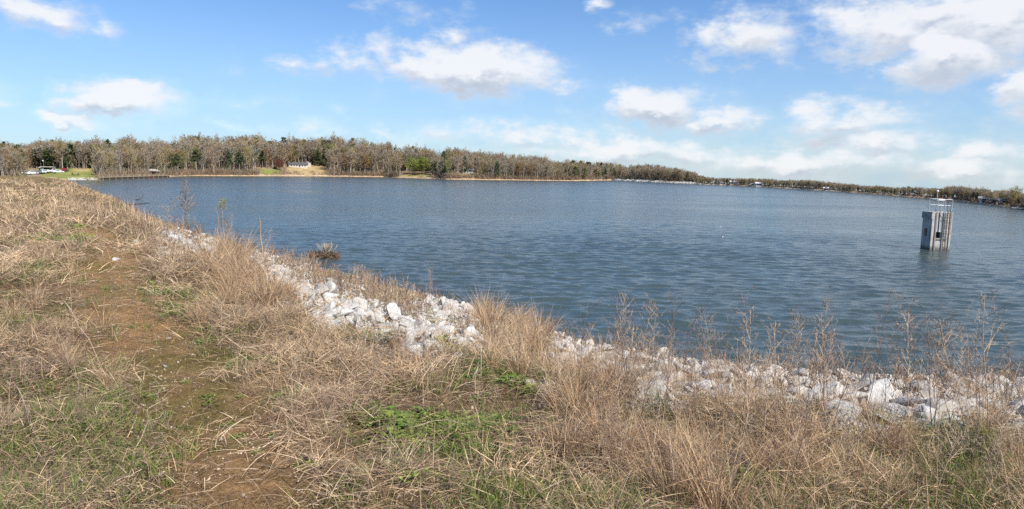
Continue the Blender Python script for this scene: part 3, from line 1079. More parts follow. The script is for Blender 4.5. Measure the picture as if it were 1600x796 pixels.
def pier():
    a, b = at_z(np.array(158.), np.array(281.3), 0.), at_z(np.array(262.), np.array(277.6), 0.)
    a = np.array(a); b = np.array(b)
    L_ = float(np.linalg.norm((b - a)[:2]))
    t = empty('fishing_pier', a, math.atan2(b[1] - a[1], b[0] - a[0]))
    MB().box(0, L_, -1.0, 1.0, .95, 1.3).build('deck', wood_m, t)
    MB().box(.2, L_ - .2, -.8, .8, -.8, .948).build('crib', darkwood_m, t)
    n = int(L_ / 3.2)
    for k in range(n + 1):
        x = L_ * k / n
        for y in (-.9, .9):
            MB().tube((x, y, -1.5), (x, y, 2.0), .10, n=6).build('post', darkwood_m if k % 2 else wood_m, t)
    for y in (-.9, .9):
        MB().box(.12, L_ - .12, y - .05, y + .05, 2.002, 2.11).build('handrail', wood_m, t)
        MB().box(.12, L_ - .12, y + .101, y + .15, 1.55, 1.65).build('lower_rail', wood_m, t)
    tag(t, 'long weathered wooden fishing pier running out from the mown lawn', 'pier')
    t2 = empty('pavilion', (*far_pt(238, float(np.interp(float(u_theta(np.array(238.))), _tt, _sr)) + 4)[:2], .5), 0)
    t2.location.z = far_pt(238, float(np.interp(float(u_theta(np.array(238.))), _tt, _sr)) + 4)[2]
    for x in (-1.9, 1.9):
        for y in (-1.3, 1.3):
            MB().box(x - .1, x + .1, y - .1, y + .1, -.4, 2.0).build('post', darkwood_m, t2)
    MB().add([(-2.7, -2, 2.0), (2.7, -2, 2.0), (2.7, 2, 2.0), (-2.7, 2, 2.0), (-1.2, 0, 2.9), (1.2, 0, 2.9)],
             [(0, 3, 2, 1), (0, 1, 5, 4), (1, 2, 5), (2, 3, 4, 5), (3, 0, 4)]).build('roof', mat('tan_shingles', (.34, .30, .26), .9, .2, 2), t2)
    t2.scale = (1.25, 1.25, 1.25)
    tag(t2, 'small open pavilion with grey-tan hipped roof at the end of the pier', 'pavilion')
    bt = empty('rowing_boat', at_z(np.array(238.), np.array(279.2), 0.0), .1)
    L2 = 2.2
    hull = []
    for k in range(7):
        q = k / 6; wd = .62 * math.sin(math.pi * min(q * .62 + .32, 1)) ** .8 if q < 1 else .05
        hull.append((-L2 + 2 * L2 * q, wd))
    vs = []; fs = []
    for x, wd in hull:
        vs += [(x, -wd, .5), (x, -wd * .6, -.08), (x, wd * .6, -.08), (x, wd, .5), (x, wd * .85, .45), (x, -wd * .85, .45)]
    for k in range(6):
        for j in range(5):
            fs.append((k * 6 + j, (k + 1) * 6 + j, (k + 1) * 6 + j + 1, k * 6 + j + 1))
    fs += [(0, 1, 2, 3, 4, 5), tuple(36 + j for j in (5, 4, 3, 2, 1, 0))]
    MB().add(vs, fs).build('hull', mat('red_hull_paint', (.30, .07, .06), .5, .1, 1), bt)
    MB().box(-.2, .15, -.5, .5, .46, .52).build('seat', wood_m, bt)
    bt.scale = (.65, .8, .7)
    tag(bt, 'small red boat lying on the water below the pier', 'boat')
    # short dock on the brushy point
    p = at_z(np.array(795.), np.array(283.0), 0.)
    dk = empty('dock', p, facing(p))
    MB().box(-4.5, 4.5, -1, 1, .5, .65).build('deck', wood_m, dk)
    for x in (-4.2, 0, 4.2):
        for y in (-.8, .8):
            MB().tube((x, y, -1.2), (x, y, .498), .12).build('post', darkwood_m, dk)
    tag(dk, 'short grey-brown dock on the shore of the brushy point', 'dock')
    p = at_z(np.array(1592.), np.array(327.5), 0.)
    dk = empty('dock', p, facing(p) + .2)
    MB().box(-1.7, 1.7, -.5, .5, .3, .42).build('deck', white_m, dk)
    for x in (-1.5, 0, 1.5):
        for y in (-.4, .4):
            MB().tube((x, y, -1), (x, y, .298), .07).build('post', darkwood_m, dk)
    tag(dk, 'low white dock at the far right end of the shore', 'dock')


pier()

tyre_m = mat('tyre_rubber', (.02, .02, .02), .9, .1, 2)
rim_m = mat('wheel_rim', (.5, .5, .5), .35, .1, 2, metal=.8)
lamp_m = mat('headlight_lens', (.7, .7, .7), .15, .05, 2)


def car(u, v, colr, label, turn=0.0, kind='suv', name='parked_car', back=0):
    p = far_from_px(u, v)
    t = empty(name, p, facing(p) + turn)
    m = mat('car_paint_' + name, colr, .3, .04, 1)
    if kind == 'suv':
        low = [(-2.3, .35), (2.25, .35), (2.3, .75), (2.15, .98), (1.05, 1.08), (-2.25, 1.08), (-2.35, .7)]
        top = [(1.05, 1.081), (.35, 1.66), (-2.05, 1.70), (-2.25, 1.081)]
        win = [(.86, 1.13), (.28, 1.58), (-1.9, 1.6), (-2.08, 1.13)]
    elif kind == 'sedan':
        low = [(-2.25, .32), (2.2, .32), (2.25, .7), (1.0, .95), (-1.5, .95), (-2.25, .9)]
        top = [(1.0, .951), (.3, 1.42), (-.95, 1.42), (-1.6, .951)]
        win = [(.82, 1.0), (.24, 1.35), (-.9, 1.35), (-1.4, 1.0)]
    else:  # pickup
        low = [(-2.7, .45), (2.6, .45), (2.65, .9), (2.5, 1.15), (1.25, 1.2), (-2.7, 1.15)]
        top = [(1.2, 1.201), (.6, 1.8), (-.55, 1.8), (-.75, 1.201)]
        win = [(1.02, 1.26), (.54, 1.72), (-.48, 1.72), (-.6, 1.26)]
    body = MB().prism(low, -.9, .9)
    body.prism(top, -.78, .78)
    b = body.build('body', m, t, bevel=.04)
    MB().prism(win, -.785, .785).build('window', glass_m, t)
    for x in (-1.45, 1.45):
        for y in (-.92, .92):
            w = MB().tube((x, y - .1, .34), (x, y + .1, .34), .34, n=14).build('wheel', tyre_m, t)
            MB().tube((x, y - .115 if y < 0 else y + .101, .34), (x, y - .101 if y < 0 else y + .115, .34), .19, n=10).build('rim', rim_m, w)
    for y in (-.65, .65):
        xx = low[2][0]
        MB().box(xx - .03, xx + .02, y - .16, y + .16, low[2][1] - .1, low[2][1] + .05).build('headlight', lamp_m, t)
    tag(t, label, 'car' if kind != 'truck' else 'pickup')
    return t


car(40, 273, (.78, .78, .78), 'bright white car, left of the two parked nose to tail before the shelter', .15, 'suv')
car(50, 272.5, (.76, .76, .77), 'bright white car, right of the two parked nose to tail before the shelter', .1, 'sedan')
car(29, 270, (.35, .35, .4), 'silver-grey car parked at the left end of the row, behind the white ones', .2, 'sedan')
car(13, 270.5, (.6, .6, .62), 'pale grey car parked at the far left end of the lot', .2, 'sedan')
car(21, 271.5, (.30, .07, .07), 'dull red car parked in the lot left of the silver-grey one', .15, 'suv')
car(64, 272, (.12, .16, .2), 'dark blue pickup parked close in front of the shelter', .3, 'truck')
car(90, 270.5, (.75, .75, .74), 'white car parked between the pickup and the dark red car', .2, 'sedan')
car(57, 272.3, (.05, .05, .08), 'dark car parked between the white cars and the shelter', .5, 'sedan')
car(73, 271, (.72, .74, .77), 'white car parked under the edge of the shelter roof', .2, 'suv')
car(83, 270, (.7, .72, .74), 'white pickup parked right of the shelter', .15, 'truck')
car(101, 268.5, (.16, .02, .03), 'dark red car parked beside the wooden utility pole', 1.3, 'suv')


def shelter():
    p = far_from_px(70, 269)
    t = empty('picnic_shelter', p, facing(p) + .15)
    MB().box(-3.3, 4.6, 1.75, 1.95, -.5, 2.3).build('interior_shade', darkwood_m, t)  # dark sheet added for the shaded interior under the roof
    MB().box(-3.3, -1.2, -1.6, 1.74, -.5, 2.3).build('wall', mat('green_grey_boards', (.16, .24, .21), .8, .15, 1), t)
    for x in (2.2, 4.6):
        for y in (-1.8, 2.0):
            MB().box(x - .08, x + .08, y - .08, y + .08, -.6, 2.5).build('post', darkwood_m, t)
    MB().prism([(-4.0, 2.302), (-2.4, 2.95), (4.4, 2.95), (5.4, 2.5), (5.2, 2.45), (4.4, 2.72), (-2.4, 2.72), (-3.8, 2.302)], -2.6, 2.8).build('roof', mat('tan_metal_roof', (.50, .47, .40), .6, .1, 1), t)
    t.scale = (.7, .75, .85)
    tag(t, 'green-walled shelter with a pale roof among the parked cars', 'shelter')
    p = far_from_px(97, 268)
    t = empty('utility_pole', p)
    MB().tube((0, 0, -.5), (0, 0, 6.3), .16, .11, 8).build('pole', mat('pale_pole_wood', (.42, .38, .32), .9, .2, 2), t)
    MB().box(-.8, .8, -.17, -.12, 5.6, 5.75).build('crossarm', wood_m, t)
    tag(t, 'pale wooden utility pole standing at the top of the lawn', 'pole')
    p = far_from_px(68, 268)
    t = empty('street_lamp', p)
    MB().tube((0, 0, -.5), (0, 0, 5.6), .08, .06, 8).build('pole', rim_m, t)
    MB().path([(-.3, 0, 4.7), (-.3, 0, 4.9), (-.3, 0, 5.2), (-.3, 0, 5.3)], [.2, .3, .3, .12], 8).build('lamp_head', white_m, t)
    tag(t, 'slim lamp with white round head behind the shelter roof', 'lamp')
    p = far_from_px(117, 274)
    t = empty('picnic_table', p, facing(p) + .2)
    MB().box(-1, 1, -.4, .4, .72, .78).build('tabletop', wood_m, t)
    for y in (-.75, .75):
        MB().box(-1, 1, y - .15, y + .15, .42, .47).build('bench', wood_m, t)
    for x in (-.75, .75):
        MB().box(x - .05, x + .05, -.95, .95, .34, .419).tube((x, -.35, .72), (x, -.8, -.2), .06).tube((x, .35, .72), (x, .8, -.2), .06).build('leg', darkwood_m, t)
    t.scale = (1.5, 1.5, 1.5)
    tag(t, 'brown wooden picnic table alone on the mown lawn', 'table')


shelter()


# ------------------------------------------------------------------ intake tower
def tower():
    conc = mat('stained_concrete', (.45, .43, .395), .9, .28, 1.2, bump=.02, detail=9)
    N, L = conc.node_tree.nodes, conc.node_tree.links
    b = N['Principled BSDF']
    src = b.inputs['Base Color'].links[0].from_socket
    tc = N.new('ShaderNodeTexCoord'); mp = N.new('ShaderNodeMapping'); mp.inputs['Scale'].default_value = (5, 5, .35)
    L.new(tc.outputs['Object'], mp.inputs['Vector'])
    nn = N.new('ShaderNodeTexNoise'); nn.inputs['Scale'].default_value = 1.0; nn.inputs['Detail'].default_value = 6
    L.new(mp.outputs[0], nn.inputs['Vector'])
    m1 = N.new('ShaderNodeMapRange'); L.new(nn.outputs['Fac'], m1.inputs[0]); m1.inputs[1].default_value = .5; m1.inputs[2].default_value = .68; m1.inputs[4].default_value = .7
    x1 = N.new('ShaderNodeMix'); x1.data_type = 'RGBA'; L.new(m1.outputs[0], x1.inputs['Factor']); L.new(src, x1.inputs['A']); x1.inputs['B'].default_value = (.16, .135, .11, 1)
    sp = N.new('ShaderNodeSeparateXYZ'); L.new(tc.outputs['Object'], sp.inputs[0])
    m2 = N.new('ShaderNodeMapRange'); L.new(sp.outputs[2], m2.inputs[0]); m2.inputs[1].default_value = .15; m2.inputs[2].default_value = .62; m2.inputs[3].default_value = .85; m2.inputs[4].default_value = 0
    x2 = N.new('ShaderNodeMix'); x2.data_type = 'RGBA'; L.new(m2.outputs[0], x2.inputs['Factor']); L.new(x1.outputs['Result'], x2.inputs['A']); x2.inputs['B'].default_value = (.085, .085, .065, 1)
    L.new(x2.outputs['Result'], b.inputs['Base Color'])
    cap_m = mat('dark_concrete_cap', (.30, .29, .27), .9, .25, 2, bump=.02)
    galv = mat('galvanised_pipe', (.46, .48, .49), .5, .15, 3, metal=.4)
    rust = mat('rusty_pipe', (.17, .13, .105), .8, .3, 4)
    c = at_z(np.array(1452.6), np.array(391.), 0.)
    t = empty('intake_tower', c, math.radians(2))
    W_, D_, H_ = 2.28, 1.75, 4.15
    th = .22
    wl = MB()
    # front wall (towards the viewpoint) with an opening, butted pieces
    hx0, hx1, hz0, hz1 = .52, 1.12, 1.35, 2.05
    wl.box(0, hx0, 0, th, -2, H_).box(hx1, W_, 0, th, -2, H_).box(hx0, hx1, 0, th, -2, hz0).box(hx0, hx1, 0, th, hz1, H_)
    # left wall with an opening
    ly0, ly1, lz0, lz1 = .75, 1.35, 1.5, 2.35
    wl.box(0, th, th, ly0, -2, H_).box(0, th, ly1, D_, -2, H_).box(0, th, ly0, ly1, -2, lz0).box(0, th, ly0, ly1, lz1, H_)
    wl.box(W_ - th, W_, th, D_, -2, H_).box(th, W_ - th, D_ - th, D_, -2, H_)
    wl.build('wall', conc, t)
    MB().box(-.07, W_ + .03, -.03, D_ + .07, H_ + .002, H_ + .12).build('top_slab', conc, t)
    MB().box(-.12, -.002, -.02, D_ + .05, H_ - .62, H_).build('cap_beam', cap_m, t)
    # ribs and pipes up the front
    for x, w, m in ((.36, .03, rust), (.46, .03, galv), (.80, .05, galv), (1.24, .05, galv), (1.38, .03, rust), (2.02, .045, galv)):
        z0 = -1 if not (hx0 < x < hx1) else hz1 + .05
        MB().tube((x, -.07, z0), (x, -.07, H_ - .02 if m is rust else H_ + .9), w, n=8).build('pipe', m, t)
    lad = MB()
    for x in (1.50, 1.86):
        lad.tube((x, -.16, -1), (x, -.16, H_ + 1.15), .025)
    for k in range(17):
        lad.tube((1.50, -.16, -.3 + k * .3), (1.86, -.16, -.3 + k * .3), .017)
    lad.build('ladder', rust, t)
    cg = MB()
    for k in range(5):
        z = 1.9 + k * .62
        pts = [(1.46 + .44 * (1 - math.cos(a)) / 2, -.16 - .48 * math.sin(a), z) for a in np.linspace(0, math.pi, 9)]
        cg.path(pts, [.016] * 9, 5)
    for a in np.linspace(.5, math.pi - .5, 4):
        x, y = 1.46 + .44 * (1 - math.cos(a)) / 2, -.16 - .48 * math.sin(a)
        cg.tube((x, y, 1.9), (x, y, 4.4), .013)
    cg.build('ladder_cage', rust, t)
    rl = MB()
    zt = H_ + .12
    corners = [(.55, .06), (1.35, .06), (2.15, .06), (2.15, D_ - .1), (1.35, D_ - .1), (.55, D_ - .1)]
    for x, y in corners:
        rl.tube((x, y, zt), (x, y, zt + 1.45), .032, n=6)
    for z in (zt + .75, zt + 1.42):
        for a, b in zip(corners, corners[1:] + corners[:1]):
            rl.tube((*a, z), (*b, z), .018, n=6)
    rl.build('guard_rail', galv, t)
    rr = MB()
    for x, y in ((.06, .2), (.06, 1.0), (.06, D_ - .1)):
        rr.tube((x, y, zt), (x, y, zt + 1.15), .018)
    rr.tube((.06, .2, zt + .65), (.06, D_ - .1, zt + .65), .015)
    rr.build('light_rail', galv, t)
    MB().box(.6, 1.4, .3, .36, zt + 1.30, zt + 1.41).build('sign_bar', white_m, t)
    ml = MB().tube((.5, .3, zt), (.5, .3, zt + 2.2), .04, .035, 8).build('mast', galv, t)
    MB().path([(.5, .3, zt + 2.2), (.5, .3, zt + 2.24), (.5, .3, zt + 2.33), (.5, .3, zt + 2.42), (.5, .3, zt + 2.45)], [.05, .1, .13, .09, .02], 10).build('lamp', white_m, ml)
    gear = MB().box(1.75, 2.1, .25, .55, zt + 1.452, zt + 1.62).tube((1.6, .4, zt + 1.55), (1.45, .4, zt + 1.95), .04).tube((1.9, .4, zt + 1.0), (1.9, .4, zt + 1.45), .06)
    gear.build('gate_gear', rust, t)
    vl = MB().path([(1.32, -.14, 3.35), (1.1, -.14, 3.5), (.9, -.14, 3.72), (.82, -.14, 3.95)][::-1], [.03] * 4, 6)
    vl.tube((.6, -.1, 1.28), (1.8, -.1, 1.24), .04)
    vl.build('bracket', rust, t)
    tag(t, 'concrete intake tower with rails, ladder and pipes standing in the lake', 'tower')


tower()

# ------------------------------------------------------------------ things in the near water
def twig_plant(rg, H, n1=16, up=.9, n2=5, r=.012, first=.1, cone=True, droop=0):
    """a small leafless sapling or bush; returns stem mb, twig ribbons, tips"""
    pts = [np.array([0, 0, -.3])]
    for k in range(1, 7):
        pts.append(np.array([rg.normal(0, .012 * H), rg.normal(0, .012 * H), H * k / 6]))
    A, B, w = [], [], []
    tips = []
    for k in range(n1):
        h = first + (.97 - first) * (k + rg.random()) / n1
        p = np.array([0, 0, h * H])
        ln = H * (.36 * (1 - h) + .05 if cone else rg.uniform(.18, .4)) * rg.uniform(.7, 1.2)
        az = k * 2.4 + rg.random() * .8
        e = p + unit(np.array([math.cos(az), math.sin(az), up])) * ln
        A.append(p); B.append(e); w.append(r * .5)
        for _ in range(n2):
            q = p + (e - p) * rg.uniform(.25, 1)
            f = q + unit(np.array([math.cos(az), math.sin(az), up]) + rg.normal(0, .5, 3)) * ln * rg.uniform(.2, .45)
            A.append(q); B.append(f); w.append(r * .3); tips.append(f)
    return tube_np(pts, [r * (1.3 - k * .18) for k in range(7)], 5), ribbons(A, B, np.array(w), np.array(w) * .4, rg), np.array(tips)


def water_things():
    rg = np.random.default_rng(61)
    tw = mat('grey_twigs', (.24, .20, .165), .9, .2, 2)
    p = at_z(np.array(291.), np.array(341.), 0.)
    t = empty('bare_sapling', p)
    st, br, tips = twig_plant(rg, 5.6, n1=60, n2=12, r=.06, first=.06)
    obj('trunk', mesh_np('trunk', *st, tw), t); obj('crown', mesh_np('crown', *br, tw), t)
    tag(t, 'bare conical grey sapling standing in the shallows by the bank', 'sapling')
    p = at_z(np.array(347.), np.array(337.), 0.)
    t = empty('budding_sapling', p)
    st, br, tips = twig_plant(rg, 2.4, n1=20, n2=6, r=.035, first=.25, cone=False, up=.7)
    obj('trunk', mesh_np('trunk', *st, tw), t); br_ = obj('crown', mesh_np('crown', *br, tw), t)
    P = tips[rg.integers(0, len(tips), 420)] + rg.normal(0, .12, (420, 3))
    obj('leaves', mesh_np('leaves', *leaf_faces(P, .07, rg), mat('yellow_green_buds', (.33, .31, .08), .8, .25, 2, trans=.3)), br_)
    tag(t, 'small sapling with sparse yellow-green buds standing in the lake', 'sapling')
    for (u, v, s, lab) in ((140, 296, 1.6, 'thin yellowish sapling at the left end of the water, nearer the lawn'), (154, 297, 1.5, 'thin yellowish sapling at the left end of the water, right of its neighbour')):
        p = at_z(np.array(float(u)), np.array(float(v)), 0.)
        t = empty('budding_sapling', p)
        st, br, tips = twig_plant(rg, 2.6 * s, n1=18, n2=6, r=.04, first=.2, cone=False, up=.9)
        obj('trunk', mesh_np('trunk', *st, tw), t); br_ = obj('crown', mesh_np('crown', *br, tw), t)
        P = tips[rg.integers(0, len(tips), 300)] + rg.normal(0, .15, (300, 3))
        obj('leaves', mesh_np('leaves', *leaf_faces(P, .11, rg), mat('pale_olive_buds', (.28, .26, .10), .8, .25, 2, trans=.3)), br_)
        tag(t, lab, 'sapling')
    # floating log and snag
    a, b = at_z(np.array(196.), np.array(321.5), 0.), at_z(np.array(235.), np.array(317.5), 0.)
    lg = MB().path([a + (b - a) * k / 5 + np.array([0, .1 * math.sin(k * 2), .04 - .12 * (k == 0)]) for k in range(6)], [.16, .17, .15, .13, .1, .05], 8)
    tag(lg.build('floating_log', darkwood_m), 'long dark log lying flat on the water near the left bank', 'log')
    p = at_z(np.array(216.), np.array(313.), 0.)
    sn = MB().path([p + np.array(q) for q in ((-1.1, 0, -.15), (-.2, 0, .12), (.1, .1, .2), (.35, 0, 1.0))], [.09, .12, .09, .03], 7)
    sn.path([p + np.array(q) for q in ((.0, 0, .15), (.7, .1, .3), (1.1, 0, 1.1))], [.08, .07, .03], 7)
    tag(sn.build('driftwood_snag', darkwood_m), 'dark forked snag poking up out of the water beyond the log', 'snag')
    # ragged stump with brush
    c = at_z(np.array(505.), np.array(403.), 0.)
    t = empty('brushy_stump', c)
    A, B = [], []
    for k in range(520):
        a = rg.random() * 6.28; rr = rg.random() ** .6
        q = np.array([math.cos(a) * rr * 1.35, math.sin(a) * rr * .8, rg.uniform(-.1, .35)])
        A.append(q); B.append(q + np.array([rg.normal(0, .3), rg.normal(0, .25), rg.uniform(-.1, .45)]))
    V, Fq = ribbons(A, B, .04, .018, rg)
    obj('root_tangle', mesh_np('root_tangle', V, Fq, mat('brown_roots', (.13, .085, .055), .9, .35, 3)), t)
    core = MB()
    for k in range(9):
        x = -1.1 + k * .27
        core.path([(x, rg.normal(0, .15), -.4), (x + rg.normal(0, .1), 0, .25), (x + rg.normal(0, .2), rg.normal(0, .1), .5)], [.2, .16, .05], 6)
    core.build('stump', darkwood_m, t)
    A, B = [], []
    for k in range(60):
        q = np.array([rg.normal(.35, .22), rg.normal(0, .15), .3]); d = np.array([rg.normal(0, .35), rg.normal(0, .3), 1])
        e = q + d * rg.uniform(.5, 1.0); A.append(q); B.append(e)
        for _ in range(3):
            f = q + (e - q) * rg.uniform(.4, 1); A.append(f); B.append(f + (d + rg.normal(0, .6, 3)) * .25)
    V, Fq = ribbons(A, B, .014, .008, rg)
    obj('twigs', mesh_np('twigs', V, Fq, mat('pale_dead_twigs', (.42, .35, .27), .9, .2, 3)), t)
    tag(t, 'ragged brown stump with a spray of pale twigs out in the water', 'stump')
    for (u, v, lab) in ((1126, 355, 'small white float on open water, farther of the two'), (1129, 371, 'small white float on open water, nearer of the two')):
        p = at_z(np.array(float(u)), np.array(float(v)), 0.)
        b = MB().path([(0, 0, -.06), (0, 0, -.02), (0, 0, .06), (0, 0, .10), (0, 0, .12)], [.015, .06, .07, .05, .015], 10)
        o = b.build('float_buoy', white_m)
        o.location = p
        tag(o, lab, 'float')


water_things()

# ------------------------------------------------------------------ riprap
rock_m = None


def make_rock_mat():
    m, N, L, b = new_mat('pale_limestone')
    tc = N.new('ShaderNodeNewGeometry')

    def nz(s, d, r=.6):
        n = N.new('ShaderNodeTexNoise'); n.inputs['Scale'].default_value = s; n.inputs['Detail'].default_value = d
        n.inputs['Roughness'].default_value = r
        L.new(tc.outputs['Position'], n.inputs['Vector']); return n
    n1, n2 = nz(2.2, 6), nz(16, 8, .7)
    cr = N.new('ShaderNodeValToRGB')
    cr.color_ramp.elements[0].position = .3; cr.color_ramp.elements[0].color = (.25, .23, .20, 1)
    cr.color_ramp.elements[1].position = .55; cr.color_ramp.elements[1].color = (.53, .515, .485, 1)
    L.new(n1.outputs['Fac'], cr.inputs[0])
    mr = N.new('ShaderNodeMapRange'); L.new(n2.outputs['Fac'], mr.inputs[0])
    mr.inputs[1].default_value = .3; mr.inputs[2].default_value = .7; mr.inputs[3].default_value = .78; mr.inputs[4].default_value = 1.14
    s = N.new('ShaderNodeVectorMath'); s.operation = 'SCALE'
    L.new(cr.outputs[0], s.inputs[0]); L.new(mr.outputs[0], s.inputs['Scale'])
    # earth stains in patches and a dark wet band along the water
    n3 = nz(1.1, 4)
    st = N.new('ShaderNodeMapRange'); L.new(n3.outputs['Fac'], st.inputs[0])
    st.inputs[1].default_value = .50; st.inputs[2].default_value = .70; st.inputs[3].default_value = 0; st.inputs[4].default_value = .65
    m1 = N.new('ShaderNodeMix'); m1.data_type = 'RGBA'
    L.new(st.outputs[0], m1.inputs['Factor']); L.new(s.outputs[0], m1.inputs['A']); m1.inputs['B'].default_value = (.33, .26, .175, 1)
    sp = N.new('ShaderNodeSeparateXYZ'); L.new(tc.outputs['Position'], sp.inputs[0])
    wt = N.new('ShaderNodeMapRange'); L.new(sp.outputs[2], wt.inputs[0])
    wt.inputs[1].default_value = .12; wt.inputs[2].default_value = .42; wt.inputs[3].default_value = .75; wt.inputs[4].default_value = 0
    m2 = N.new('ShaderNodeMix'); m2.data_type = 'RGBA'
    L.new(wt.outputs[0], m2.inputs['Factor']); L.new(m1.outputs['Result'], m2.inputs['A']); m2.inputs['B'].default_value = (.10, .09, .065, 1)
    L.new(m2.outputs['Result'], b.inputs['Base Color'])
    bp = N.new('ShaderNodeBump'); bp.inputs['Distance'].default_value = .03; bp.inputs['Strength'].default_value = .9
    L.new(n2.outputs['Fac'], bp.inputs['Height']); L.new(bp.outputs[0], b.inputs['Normal'])
    b.inputs['Roughness'].default_value = .9; b.inputs['Specular IOR Level'].default_value = .2
    return m


rock_m = make_rock_mat()


def rock_arrays(rg, sub=2):
    import bmesh
    bm = bmesh.new()
    bmesh.ops.create_icosphere(bm, subdivisions=sub, radius=1)
    V = np.array([v.co[:] for v in bm.verts]); Fq = np.array([[v.index for v in f.verts] for f in bm.faces])
    bm.free()
    for _ in range(10):
        n = unit(rg.normal(size=3)); d = rg.uniform(.26, .62)
        over = V @ n - d
        V = V - np.clip(over, 0, None)[:, None] * n
    V += rg.normal(0, .006, V.shape)
    V *= np.array([rg.uniform(.8, 1.25), rg.uniform(.7, 1.1), rg.uniform(.5, .85)])
    return V, Fq


RIP = [  # bands of riprap as polygons of the photograph, rocks per area, mean size
    ([(252, 366), (275, 372), (345, 398), (340, 408), (300, 398), (258, 376)], 40, .17),
    ([(392, 402), (450, 425), (480, 448), (470, 466), (440, 450), (400, 424)], 60, .19),
    ([(440, 450), (500, 445), (540, 470), (560, 500), (520, 525), (488, 520), (470, 480)], 95, .22),
    ([(490, 478), (560, 478), (660, 508), (745, 520), (750, 545), (690, 552), (640, 560), (600, 530), (520, 505)], 180, .29),
    ([(655, 472), (700, 478), (770, 500), (740, 508), (680, 495)], 50, .27),
    ([(850, 528), (960, 545), (1100, 562), (1200, 590), (1215, 640), (1130, 635), (1000, 625), (900, 590), (855, 565)], 300, .31),
    ([(985, 622), (1055, 625), (1050, 645), (990, 640)], 8, .2),
    ([(1195, 584), (1400, 592), (1600, 592), (1900, 600), (1900, 720), (1640, 696), (1540, 690), (1400, 676), (1250, 672), (1190, 640)], 720, .37),
    ([(1240, 672), (1400, 690), (1390, 700), (1280, 700)], 22, .16),
    ([(1560, 695), (1640, 695), (1640, 725), (1570, 720)], 10, .2),
]


def in_poly(u, v, poly):
    c = np.zeros(len(u), bool)
    P = np.array(poly, float)
    for (x0, y0), (x1, y1) in zip(P, np.roll(P, -1, 0)):
        k = ((y0 > v) != (y1 > v)) & (u < (x1 - x0) * (v - y0) / (y1 - y0 + 1e-12) + x0)
        c ^= k
    return c


